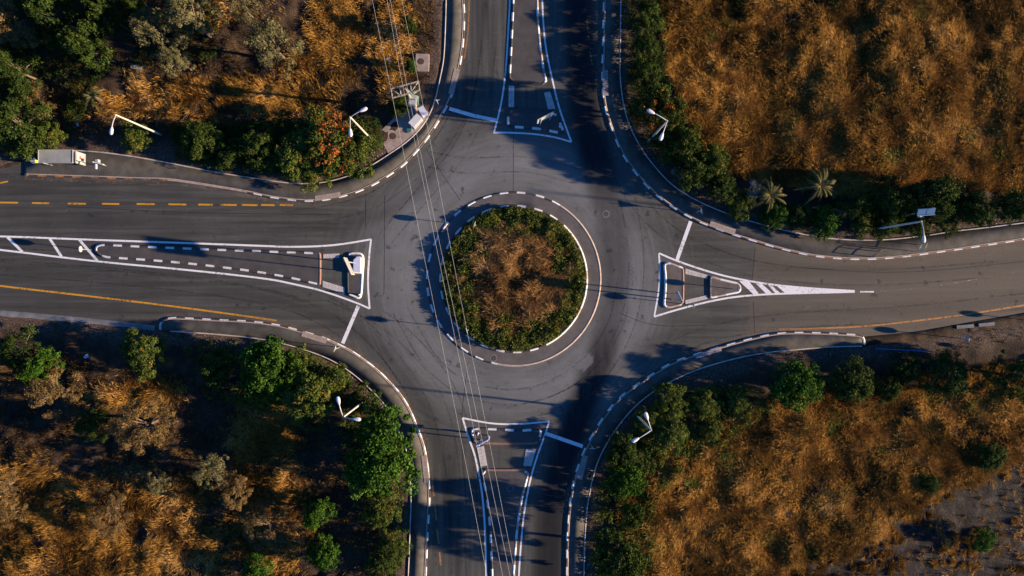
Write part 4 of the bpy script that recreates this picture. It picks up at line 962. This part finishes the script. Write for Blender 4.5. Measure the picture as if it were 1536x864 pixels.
# ------------------------------------------------------------------ palms
def palm(px, py, h, n_, fl, label, dry=False, seed=1, name='palm_tree', droop=0.7):
    rg = np.random.default_rng(seed); x, y = at(px, py, h); z = float(height(np.array([x]), np.array([y]))[0])
    o = empty(name, (x, y, z), label, 'palm', None)
    b = MB(); b.tube([(0, 0, -0.3), (0.02, 0.01, h * 0.5), (0, 0, h)], [0.22, 0.18, 0.2], 9); b.build('trunk', M['bark'], o)
    for k in range(n_):
        a = 2 * math.pi * k / n_ * 1.618 + rg.normal(0, 0.2); up = rg.uniform(0.15, 1.1) if not dry else rg.uniform(-0.4, 0.4)
        L = fl * rg.uniform(0.7, 1.35); pts = []; m_ = 9
        for q in range(m_ + 1):
            s_ = q / m_; r = L * s_ * math.cos(up) + 0.0; zz = h + L * s_ * math.sin(up) - droop * L * s_ ** 2.2 * (0.6 + 0.4 * math.cos(up))
            pts.append(np.array([r * math.cos(a), r * math.sin(a), zz]))
        V, F, R = [], [], []
        side = np.array([-math.sin(a), math.cos(a), 0])
        for q in range(m_ * 2):
            s_ = (q + 1) / (m_ * 2); f = s_ * m_; i0 = min(int(f), m_ - 1); p = pts[i0] + (pts[i0 + 1] - pts[i0]) * (f - i0); d = pts[i0 + 1] - pts[i0]; d /= np.linalg.norm(d)
            ll = 0.42 * fl / 2 * math.sin(math.pi * min(1, 0.15 + s_ * 0.8)) + 0.06
            for sg_ in (-1, 1):
                tip = p + side * sg_ * ll * 0.5 + d * ll * 0.9 - np.array([0, 0, ll * 0.35]); i_ = len(V)
                V += [p - d * 0.025, p + d * 0.03, tip + d * 0.008, tip - d * 0.008]; F.append((i_, i_ + 1, i_ + 2, i_ + 3)); R += [rg.random() * 0.9] * 4
        for i0 in range(m_):
            i_ = len(V); wv = side * 0.03; V += [pts[i0] - wv, pts[i0] + wv, pts[i0 + 1] + wv * 0.6, pts[i0 + 1] - wv * 0.6]; F.append((i_, i_ + 1, i_ + 2, i_ + 3)); R += [0.95] * 4
        link('frond', np_mesh('frond', np.array(V), np.array(F), None, {'rnd': R}), M['frond_dry'] if dry else M['frond'], o)
    return o
palm(147, 148, 2.2, 20, 1.5, 'small spiky palm in the dark upper left plot', seed=1)
palm(1155, 293, 2.6, 24, 1.9, 'left and paler of the two palms at the field edge', seed=2)
palm(1228, 280, 2.6, 24, 2.0, 'right palm with long arching fronds at the field edge', seed=3)
palm(1265, 319, 1.6, 14, 1.0, 'dead palm with collapsed brown fronds beside the pavement', True, 4, 'dead_palm', 0.9)

# ------------------------------------------------------------------ street lamps
def lamp(base, top, heads, h, label):
    b0 = np.array(at(*base)); t0 = np.array(at(*top, h)); xy = 0.35 * b0 + 0.65 * t0
    o = empty('street_lamp', (xy[0], xy[1], 0.0), label, 'street lamp', 'tall street lamps around the junction')
    b = MB(); b.tube([(0, 0, 0), (0, 0, 0.05)], [0.22, 0.22], 10); b.build('base_plate', M['metal'], o)
    b = MB(); b.tube([(0, 0, 0.02), (0, 0, 1.2), (0, 0, h * 0.6), (0, 0, h)], [0.13, 0.12, 0.10, 0.075], 10); b.build('pole', M['cream'], o)
    for (hx_, hy_) in heads:
        hp = np.array(at(hx_, hy_, h + 0.2)) - xy; L = np.hypot(*hp); d = hp / L
        b = MB(); pts = []
        for q in range(9):
            s_ = q / 8; pts.append((d[0] * L * 0.86 * s_, d[1] * L * 0.86 * s_, h - 0.12 + 0.42 * math.sin(min(1, s_ * 1.1) * math.pi / 2)))
        b.tube(pts, 0.05, 7); arm = b.build('arm', M['metal'], o)
        b = MB(); an = math.atan2(d[1], d[0]); zz = h + 0.3
        # tear-drop luminaire: lofted cross sections
        secs = [(-0.42, 0.06, 0.05), (-0.30, 0.12, 0.08), (-0.05, 0.19, 0.11), (0.2, 0.21, 0.12), (0.38, 0.15, 0.09), (0.45, 0.05, 0.04)]
        rings = []
        for (u, ww, hh_) in secs:
            ring = []
            for q in range(10):
                t_ = 2 * math.pi * q / 10; lx, ly, lz = u, ww * math.cos(t_), hh_ * math.sin(t_)
                ring.append(b.bm.verts.new((hp[0] + lx * math.cos(an) - ly * math.sin(an), hp[1] + lx * math.sin(an) + ly * math.cos(an), zz + lz)))
            rings.append(ring)
        for r1, r2 in zip(rings, rings[1:]):
            for q in range(10): f = b.bm.faces.new((r1[q], r1[(q + 1) % 10], r2[(q + 1) % 10], r2[q])); f.smooth = True
        b.bm.faces.new(rings[0][::-1]); b.bm.faces.new(rings[-1])
        hd = b.build('lamp_head', M['whitep'], o)
        b = MB(); b.box((hp[0] + 0.08 * d[0], hp[1] + 0.08 * d[1], zz - 0.12), (0.5, 0.26, 0.05), an, 0.02); b.build('lens', M['lens'], hd)
lamp((242, 199), (173, 174), [(168, 196)], 9.8, 'single arm street lamp in the upper left plot')
lamp((1310.5, 344), (1383, 332), [(1385, 358)], 9.9, 'single arm street lamp behind the north-eastern pavement')
lamp((560, 208), (523, 176), [(545, 165), (526, 199)], 11.0, 'double headed street lamp beside the orange flowering shrub')
lamp((553, 601), (511, 626), [(508, 601), (535, 628.5)], 11.0, 'double headed street lamp in the lower left trees')
lamp((973.5, 214), (1000, 180), [(976, 168), (992, 205)], 10.6, 'double headed street lamp in the upper right shrubs')
lamp((953, 622), (977, 645), [(969.5, 624), (953, 659.5)], 9.8, 'double headed street lamp in the lower right shrubs')

# ------------------------------------------------------------------ signs
def round_sign(px, py, h, label, dia=0.7, kind='round', yaw=0.0, group=None, m='blue', z0=0.14, cat='road sign', post=0.04):
    x, y = at(px, py); o = empty('road_sign', (x, y, z0), label, cat, group, yaw)
    b = MB(); b.tube([(0, 0, -0.1), (0, 0, h - z0)], post, 8); b.build('post', M['metal'], o)
    b = MB(); zc = h - z0 - dia / 2
    if kind == 'round':
        b.tube([(0.045, 0, zc), (0.065, 0, zc)], dia / 2, 24)
    elif kind == 'tri':
        b.bm.faces.new([b.bm.verts.new((0.06, dia / 2 * math.sin(a), zc + dia / 2 * math.cos(a) * -1)) for a in (0, 2.094, 4.189)])
        r = bmesh.ops.extrude_face_region(b.bm, geom=b.bm.faces[:]); bmesh.ops.translate(b.bm, vec=(0.02, 0, 0), verts=[v for v in r['geom'] if isinstance(v, bmesh.types.BMVert)])
    else:
        b.box((0.055, 0, zc), (0.02, dia, dia), 0, 0.005)
    pn = b.build('panel', M['metal'], o)
    b = MB()
    if kind == 'round':
        b.tube([(0.067, 0, zc), (0.070, 0, zc)], dia / 2 * 0.95, 24); b.build('sign_face', M[m], pn)
    elif kind == 'tri':
        b.bm.faces.new([b.bm.verts.new((0.084, dia / 2 * 0.8 * math.sin(a), zc + dia / 2 * 0.8 * math.cos(a) * -1)) for a in (0, 2.094, 4.189)]); b.build('sign_face', M['whitep'], pn)
    return o
round_sign(137, 375, 2.35, 'round sign on a post at the western nose of the long western island', yaw=math.pi)
round_sign(1099, 433.5, 2.2, 'round sign on a post on the narrow nose of the eastern island', yaw=0.0)
round_sign(1033, 457, 2.5, 'round sign on a post by the lower slabs of the eastern island', z0=0.0)
round_sign(703, 494, 3.0, 'round sign on the south-west rim of the planted centre', z0=0.2, yaw=math.pi * 1.1)
round_sign(714, 339, 2.4, 'round sign on the north-west rim of the planted centre', z0=0.2, yaw=math.pi * 0.9)
round_sign(1572, 484, 2.6, 'round sign past the right edge by the eastern road', z0=0.0)
round_sign(1434, 507, 2.4, 'round sign by the verge of the eastern road', z0=0.0)
round_sign(510, 521, 2.5, 'give way sign on the south-western pavement by the western entry', kind='tri', yaw=math.pi * 0.9, dia=0.95)
round_sign(886, 666, 2.5, 'give way sign on the south-eastern pavement by the southern entry', kind='tri', yaw=-math.pi / 2, dia=0.95)
round_sign(658, 158, 2.5, 'give way sign on the north-western pavement by the northern entry', kind='tri', yaw=math.pi / 2, dia=0.95)
round_sign(1044, 319, 2.5, 'give way sign on the north-eastern pavement by the eastern entry', kind='tri', yaw=0.2, dia=0.95)

def panel_sign(A, B, zt, zb, label, legs=2, m='cream', drop=0.0, thick=0.10, back='metal'):
    """direction sign whose top edge runs A->B in the photograph at height zt"""
    a = np.array(at(*A, zt)); b_ = np.array(at(*B, zt)); c = 0.5 * (a + b_); L = np.hypot(*(b_ - a)); an = math.atan2(*(b_ - a)[::-1])
    o = empty('direction_sign', (c[0], c[1], 0.1), label, 'road sign', None, an)
    b = MB(); b.box((0, 0, (zt + zb) / 2 - 0.1), (L, thick, zt - zb), 0, 0.02); pn = b.build('panel', M[m], o)
    b = MB()
    for q in (-0.3, 0.0, 0.3): b.box((0, thick / 2 + 0.03, (zt + zb) / 2 - 0.1 + q * (zt - zb)), (L * 0.94, 0.05, 0.07))
    b.build('rail', M[back], pn)
    for s_ in ((-0.3, 0.3) if legs == 2 else (0,)):
        b = MB(); b.tube([(s_ * L, -thick / 2 - 0.07, -0.15), (s_ * L, -thick / 2 - 0.07, zt - 0.15)], 0.065, 8); b.build('post', M[back], o)
    return o
panel_sign((515, 386), (527, 412), 6.2, 4.6, 'tall pale direction sign standing on the end of the western island')
panel_sign((806, 180), (831, 167), 3.2, 1.4, 'cream direction sign on the end of the northern island')
panel_sign((1017, 437), (1024, 452), 5.0, 3.6, 'narrow grey direction sign on the eastern island', m='metal', legs=2)
panel_sign((714, 670), (734, 659), 3.6, 1.9, 'pale blue direction sign on the end of the southern island', m='lavender')

# low plastic block with clipped corners on the western island end
x, y = at(537.5, 398); o = empty('plastic_block', (x, y, 0.14), 'low pale lavender block with clipped corners beside the tall western direction sign', 'traffic block')
b = MB(); oc = [(-0.3, -0.95), (0.42, -0.95), (0.45, 0.85), (0.25, 0.98), (-0.1, 0.98), (-0.5, 0.62), (-0.5, -0.72)]
b.poly(oc, 0, 0.5); bmesh.ops.bevel(b.bm, geom=[e for e in b.bm.edges if all(v.co.z > 0.4 for v in e.verts)], offset=0.08, segments=3, affect='EDGES'); b.build('shell', M['lavender'], o)
b = MB(); b.poly([(p[0] * 1.08, p[1] * 1.05) for p in oc], -0.02, 0.05); b.build('base_plate', M['metal'], o)
# low white guide posts
def guide(px, py, label, rz):
    x, y = at(px, py); o = empty('guide_bollard', (x, y, 0.14), label, 'bollard', None, rz)
    b = MB(); b.tube([(0, 0, 0), (0, 0, 0.05), (0, 0, 0.06), (0, 0, 0.85), (0, 0, 0.9)], [0.16, 0.16, 0.09, 0.08, 0.05], 12); b.build('body', M['whitep'], o)
    b = MB(); b.tube([(0, 0, 0.62), (0, 0, 0.74)], 0.093, 12); b.build('reflective_band', M['red'], o)
guide(840, 190, 'white bollard at the right corner of the northern island', 0)
guide(717, 650, 'white bollard on the broad end of the southern island', 0)
guide(541, 442, 'white bollard at the lower corner of the western island end', 0)

# pedestrian guard rail on the north-eastern pavement
def rail(P, h, label, name='guard_rail', m='metal', r=0.04, mids=1, z=0.13):
    Q = [at(*p) for p in P]; o = empty(name, (*Q[0], z), label, 'railing'); q0 = Q[0]; Q = [(a - q0[0], b_ - q0[1]) for a, b_ in Q]
    for p in Q:
        b = MB(); b.tube([(*p, 0), (*p, h)], r, 8); b.build('post', M[m], o)
    for k in range(mids + 1):
        b = MB(); b.tube([(*p, h * (1 - k * 0.5) - 0.02) for p in Q], r * 0.8, 8); b.build('rail', M[m], o)
    return o
rail([(1304,385),(1312,377),(1321,374)], 1.1, 'short grey pedestrian rail on the north-eastern pavement kerb', m='cover')
rail([(1369,377),(1374,367)], 2.2, 'tall thin steel hoop frame on the north-eastern pavement', name='steel_frame', m='metal', r=0.035)
rail([(1313,522.5),(1340,524),(1368,525.5),(1396,527)], 0.55, 'low blue pipe rail at the end of the south-eastern pavement', m='blue', r=0.07, mids=0, z=0.0)  # blue tint of the shade it lies in, put into the paint
for A, B, wh in [((1434,490.5),(1460,488.5),'left'), ((1467,487.5),(1491,485),'right')]:
    a, b_ = np.array(at(*A)), np.array(at(*B)); c = (a + b_) / 2; L = np.hypot(*(b_ - a)); an = math.atan2(*(b_ - a)[::-1])
    b = MB(); b.box((0, 0, 0.06), (L, 0.42, 0.14), 0, 0.03); b.box((0, 0.13, 0.14), (L * 0.97, 0.07, 0.02)); b.box((0, -0.13, 0.14), (L * 0.97, 0.07, 0.02))
    o = b.build('concrete_block', M['drain'], None, (*c, 0)); o.rotation_euler.z = an
    tag(o, wh + ' one of two low concrete blocks with pale edges beside the orange line', 'concrete block', 'low concrete blocks by the eastern verge')

# ------------------------------------------------------------------ bus shelter and stop sign
H = 2.5
c = 0.5 * (np.array(at(57.8, 234, H)) + np.array(at(109, 235, H)))
o = empty('bus_shelter', (c[0], c[1], 0.13), 'grey roofed bus shelter at the left on the north-western pavement', 'bus shelter')
b = MB(); b.box((0, 0, H - 0.16), (3.9, 1.5, 0.10), -0.02, 0.03); rf = b.build('roof', M['roof'], o)
b = MB(); b.box((0, 0.72, H - 0.09), (3.9, 0.06, 0.05)); b.box((0, -0.72, H - 0.09), (3.9, 0.06, 0.05)); b.box((1.92, 0, H - 0.09), (0.06, 1.38, 0.05)); b.box((-1.92, 0, H - 0.09), (0.06, 1.38, 0.05)); b.build('gutter', M['metal'], rf)
for sx in (-1.85, 1.85):
    for sy in (-0.62, 0.66):
        b = MB(); b.tube([(sx, sy, -0.05), (sx, sy, H - 0.2)], 0.04, 8); b.build('post', M['metal'], o)
b = MB(); b.box((0, 0.70, 1.25), (3.6, 0.03, 1.7)); b.build('back_panel', M['lens'], o)
b = MB(); b.box((0.0, 0.35, 0.45), (2.6, 0.38, 0.05), 0, 0.01); se = b.build('bench_seat', M['wood'], o)
for sx in (-1.1, 1.1):
    b = MB(); b.box((sx, 0.35, 0.2), (0.06, 0.3, 0.44)); b.build('bench_leg', M['metal'], se)
b = MB(); b.box((2.1, -0.05, 1.25), (0.16, 1.35, 1.9), 0.0, 0.03); ad = b.build('advert_panel', M['roof'], o)
b = MB(); b.box((2.19, -0.05, 1.35), (0.02, 1.1, 1.2)); po = b.build('poster', M['cream'], ad)
b = MB(); b.box((2.203, 0.0, 1.45), (0.01, 0.4, 0.3)); b.build('poster_picture', M['red'], po)
x, y = at(63, 241); b = MB(); o = empty('litter_bin', (*at(58, 243), 0.13), 'lime yellow litter bin at the left end of the bus shelter', 'litter bin')
b.tube([(0, 0, 0), (0, 0, 0.1), (0, 0, 0.85), (0, 0, 0.95)], [0.2, 0.27, 0.3, 0.22], 12); b.build('body', M['lime'], o)
b = MB(); b.tube([(0, 0, 0.90), (0, 0, 0.965)], [0.33, 0.30], 12); b.build('rim', M['metal'], o)
# Y shaped bus stop post with two flags
o = empty('bus_stop_sign', (*at(160, 249), 0.13), 'white bus stop post with two angled flags right of the bus shelter', 'bus stop sign')
b = MB(); b.tube([(0, 0, -0.05), (0, 0, 2.7)], 0.05, 8); b.build('post', M['metal'], o)
b = MB(); b.box((0.45, -0.12, 2.35), (1.25, 0.10, 0.30), -0.22, 0.02); b.build('flag', M['whitep'], o)
b = MB(); b.box((0.12, -0.42, 2.2), (0.16, 0.62, 0.22), 0.0, 0.02); b.build('flag', M['lavender'], o)
b = MB(); b.box((-0.1, 0.28, 1.5), (0.34, 0.34, 0.5), 0.0, 0.02); b.build('timetable_case', M['metal'], o)

# ------------------------------------------------------------------ utility pole and wires
ux, uy = at(626, 168); HP = 10.0
o = empty('utility_pole', (ux, uy, 0.1), 'wooden utility pole with ladder crossarm and transformer at the upper left of the roundabout', 'utility pole')
def U(zx, zy, h): p = at(380 + zx / 3.84, zy / 3.84, h); return (p[0] - ux, p[1] - uy, h - 0.1)
mid = U(880, 515, HP)
b = MB(); b.tube([(0, 0, -0.2), (mid[0] * 0.5, mid[1] * 0.5, HP * 0.5), (mid[0], mid[1], HP + 0.2)], [0.19, 0.16, 0.12], 10); b.build('pole', M['wood'], o)
for a_, b_ in (((795, 512), (952, 468)), ((800, 565), (957, 520))):
    A, B = Vector(U(*a_, HP)), Vector(U(*b_, HP)); d = B - A
    b = MB(); b.box(((A + B) / 2)[:], (d.length, 0.14, 0.12), math.atan2(d.y, d.x), 0.01); b.build('crossarm', M['wood'], o)
b = MB()
for a_, b_ in (((795, 512), (800, 565)), ((952, 468), (957, 520)), ((845, 500), (850, 552)), ((905, 482), (910, 535)), ((795, 512), (850, 552)), ((905, 535), (952, 468)), ((845, 500), (905, 535))):
    b.tube([U(*a_, HP), U(*b_, HP)], 0.04, 6)
b.build('lattice', M['metal'], o)
tf = U(922, 580, 6.2)
b = MB(); b.box((tf[0], tf[1], tf[2]), (0.85, 1.1, 0.9), -0.2, 0.06); tr = b.build('transformer', M['metal'], o)
b = MB()
for q in range(6): b.box((tf[0] + 0.48, tf[1] - 0.4 + q * 0.16, tf[2]), (0.14, 0.05, 0.7), -0.2)
b.build('cooling_fin', M['greenm'], tr)
for q in range(3):
    b = MB(); b.tube([(tf[0] - 0.25 + q * 0.25, tf[1], tf[2] + 0.44), (tf[0] - 0.25 + q * 0.25, tf[1], tf[2] + 0.8)], [0.07, 0.04], 8); b.build('bushing', M['greenm'], tr)
b = MB(); b.box((tf[0] * 0.6, tf[1] * 0.6, 5.6), (0.9, 0.9, 0.08), -0.2); b.build('platform', M['wood'], o)
b = MB(); b.tube([U(915, 545, 8.6), U(880, 505, HP)], 0.05, 6); b.tube([U(915, 545, 8.6), U(940, 530, 8.3)], 0.05, 6); b.build('brace', M['greenm'], o)
for zx, zy in ((797, 538), (865, 520), (885, 512), (953, 495)):
    p = U(zx, zy, HP); b = MB(); b.tube([(p[0], p[1], p[2] + 0.05), (p[0], p[1], p[2] + 0.14), (p[0], p[1], p[2] + 0.3)], [0.06, 0.09, 0.05], 8); b.build('insulator', M['rust'], o)
WR = [([(558.4, 0), (587.5, 140)], [(587.5, 140), (604, 223), (645, 430), (688.6, 642), (730.5, 864)], 'leftmost'),
      ([(580.5, 0), (605, 135)], [(605, 135), (622, 210), (666.5, 430), (710, 640), (754, 864)], 'second from left'),
      ([(585.5, 0), (611, 133)], [(611, 133), (630, 226), (673.5, 432), (719, 640), (765, 864)], 'third from left'),
      ([(602.7, 0), (628.5, 128)], [(628.5, 128), (645.6, 212.6), (687.5, 432), (729.5, 640), (773, 864)], 'rightmost')]
for A, B, wh in WR:
    h = HP + 0.28; a0 = np.array(A[0]); a1 = np.array(A[1]); far_n = a0 + (a0 - a1) * 3.0; b0 = np.array(B[-2]); b1 = np.array(B[-1]); far_s = b1 + (b1 - b0) * 2.0
    pts = [tuple(far_n)] + A + B[1:] + [tuple(far_s)]
    P = chaikin(np.array([at(*p, h) for p in pts]), 1)
    b = MB(); b.tube([(p[0], p[1], h) for p in P], 0.0135, 5)
    tag(b.build('power_line', M['wire']), '%s of the four overhead wires crossing the roundabout' % wh, 'wire', 'overhead wires from the utility pole')

# concrete pad, cabinets, covers
PAD = [(567.5,200.5),(588,180),(606,164.5),(626,160),(643,168),(644.5,172.5),(631,193),(610.5,213.5),(590,227),(583,231),(575,216)]
b = MB(); b.poly([at(*p) for p in PAD][::-1], -0.2, 0.12); tag(b.build('concrete_pad', M['concrete']), 'pinkish concrete pad below the utility pole', kind='structure')
for px, py, wh in [(576.6, 208, 'left'), (590, 204.4, 'right')]:
    o = empty('manhole_cover', (*at(px, py), 0.12), '%s round rusty manhole cover on the concrete pad' % wh, 'manhole cover', 'round covers on the concrete pad')
    b = MB(); b.tube([(0, 0, 0), (0, 0, 0.03)], 0.36, 24); b.build('lid', M['rust'], o)
    b = MB()
    for q in range(5): b.box((0, -0.2 + q * 0.1, 0.035), (0.4, 0.03, 0.012))
    b.build('tread', M['cover'], o)
def cabinet(px, py, size, rz, label, m):
    o = empty('utility_cabinet', (*at(px, py, size[2]), 0.12), label, 'utility cabinet', None, rz)
    b = MB(); b.box((0, 0, size[2] / 2), size, 0, 0.02); bd = b.build('body', M[m], o)
    b = MB(); b.box((0, 0, size[2] + 0.03), (size[0] * 1.08, size[1] * 1.1, 0.06), 0, 0.015); b.build('lid', M[m], o)
    b = MB(); b.box((0, -size[1] / 2 - 0.012, size[2] / 2), (size[0] * 0.86, 0.02, size[2] * 0.86)); dr = b.build('door', M['metal'], o)
    b = MB(); b.box((size[0] * 0.3, -size[1] / 2 - 0.035, size[2] / 2), (0.03, 0.03, 0.14)); b.build('handle', M['cover'], dr)
cabinet(623, 181, (1.35, 0.75, 1.2), math.radians(48), 'white utility cabinet on the concrete pad', 'whitep')
cabinet(634, 166.5, (0.95, 0.65, 1.1), math.radians(120), 'blue topped utility cabinet beside the kerb next to the white one', 'lavender')
o = empty('round_hatch', (*at(614, 195.5), 0.12), 'teal round hatch on the concrete pad near the kerb', 'hatch')
b = MB(); b.tube([(0, 0, 0), (0, 0, 0.1)], 0.36, 20); b.build('rim', M['concrete'], o); b = MB(); b.tube([(0, 0, 0.1), (0, 0, 0.14)], [0.3, 0.27], 20); b.build('lid', M['teal'], o)
x, y = at(634, 95.5); z = float(height(np.array([x]), np.array([y]))[0]); o = empty('concrete_slab', (x, y, z), 'square concrete slab with a rusty round cover left of the northern road', 'concrete slab')
b = MB(); b.box((0, 0, 0.1), (1.55, 2.0, 0.5), -0.03, 0.03); b.build('slab', M['concrete'], o); b = MB(); b.tube([(-0.1, 0.1, 0.34), (-0.1, 0.1, 0.385)], 0.34, 20); b.build('cover', M['rust'], o)
b = MB(); b.poly([at(*p) for p in [(560,604),(569,597),(583,615),(590,632),(585,636),(572,622)]][::-1], -0.2, 0.12)
tag(b.build('concrete_pad', M['concrete']), 'small wedge of concrete behind the south-western pavement near the lamp', kind='structure')
# manhole covers in the road and islands
for px, py, z, lb in [(740.5,537,0.062,'dark round drain cover on the apron below the planted centre'), (765.5,732,0.142,'small dark round cover on the long southern island'), (909,321,0.004,'oval dark cover in the road right of the roundabout')]:
    o = empty('manhole_cover', (*at(px, py), z), lb, 'manhole cover'); b = MB(); b.tube([(0, 0, 0), (0, 0, 0.012)], 0.33, 20); b.build('lid', M['cover'], o)
    b = MB()
    for q in range(20):
        a = 2 * math.pi * q / 20; b.box((0.37 * math.cos(a), 0.37 * math.sin(a), 0.006), (0.06, 0.13, 0.014), a)
    b.build('frame', M['concrete'], o)

# ------------------------------------------------------------------ solar panels on a post
x, y = at(1373, 320, 3.0); z = float(height(np.array([x]), np.array([y]))[0])
o = empty('solar_post', (x, y, z), 'post carrying two blue solar panels in the hedge behind the north-eastern pavement', 'solar post')
b = MB(); b.tube([(0, 0, -0.2), (0, 0, 4.6)], 0.07, 8); b.build('post', M['metal'], o)
for sx in (-0.5, 0.48):
    b = MB(); b.box((0, 0, 0), (0.92, 0.75, 0.04), 0.0, 0.0, 0, Matrix.Rotation(math.radians(30), 4, 'X')); bmesh.ops.translate(b.bm, vec=(sx + 0.1, -0.05, 4.75), verts=b.bm.verts); pn = b.build('solar_panel', M['solar'], o); pn.rotation_euler.z = 0.07
    b = MB()
    for q in (-0.37, 0.37): b.box((0, q, 0), (0.96, 0.03, 0.06), 0, 0, 0, Matrix.Rotation(math.radians(30), 4, 'X'))
    bmesh.ops.translate(b.bm, vec=(sx + 0.1, -0.05, 4.755), verts=b.bm.verts); b.build('frame', M['metal'], pn)
b = MB(); b.box((0.15, -0.35, 3.6), (0.45, 0.3, 0.5), 0, 0.02); b.build('battery_box', M['whitep'], o)

# ------------------------------------------------------------------ litter and small things
def ground_z(px, py): x, y = at(px, py); return x, y, float(height(np.array([x]), np.array([y]))[0])
x, y, z = ground_z(212, 105); b = MB(); b.box((0, 0, 0), (1.25, 0.5, 0.06), 0, 0.01); oo = b.build('metal_sheet', M['drain'], None, (x, y, z + 0.5)); oo.rotation_euler = (0.1, 0.06, -0.2); tag(oo, 'grey metal sheet lying below the big grey trees', 'metal sheet')
x, y, z = ground_z(1366.5, 685); o = empty('bucket', (x, y, z + 0.15), 'teal green bucket lying in the dry south-eastern field', 'bucket')
b = MB(); b.tube([(0, 0, 0), (0, 0, 0.4)], [0.15, 0.19], 14); b.build('body', M['teal'], o); b = MB(); b.tube([(0, 0, 0.38), (0, 0, 0.42)], 0.21, 14); b.build('rim', M['teal'], o)
def rag(px, py, s_, m, label, seed, lift=0.25):
    rg = np.random.default_rng(seed); x, y, z = ground_z(px, py); n_ = 6; u, v = np.meshgrid(np.linspace(-1, 1, n_), np.linspace(-0.6, 0.6, n_))
    V = np.c_[u.ravel() + rg.normal(0, 0.1, 36), v.ravel() + rg.normal(0, 0.1, 36), rg.normal(0, 0.12, 36)] * s_; i = (np.arange(5)[:, None] * 6 + np.arange(5)[None]).ravel()
    o = link('plastic_bag', np_mesh('plastic_bag', V, np.c_[i, i + 1, i + 7, i + 6]), M[m], None, (x, y, z + lift)); o.rotation_euler.z = rg.random() * 6; tag(o, label, 'litter')
rag(1366, 573, 0.28, 'whitep', 'white crumpled bag between the third and fourth tree of the south-eastern row', 1)
rag(134, 534, 0.28, 'lavender', 'pale blue crumpled bag in the shade below the drain channel', 2)
rag(1463, 578, 0.15, 'whitep', 'tiny white scrap in the dry grass right of the fourth tree', 3)
rag(118, 187, 0.2, 'lavender', 'pale scrap in the dark plot left of the single lamp head', 4)
rag(584, 91, 0.25, 'whitep', 'white scrap under the wires above the utility pole', 5)
rag(1515, 650, 0.14, 'whitep', 'tiny white scrap on the bank near the right edge', 6)
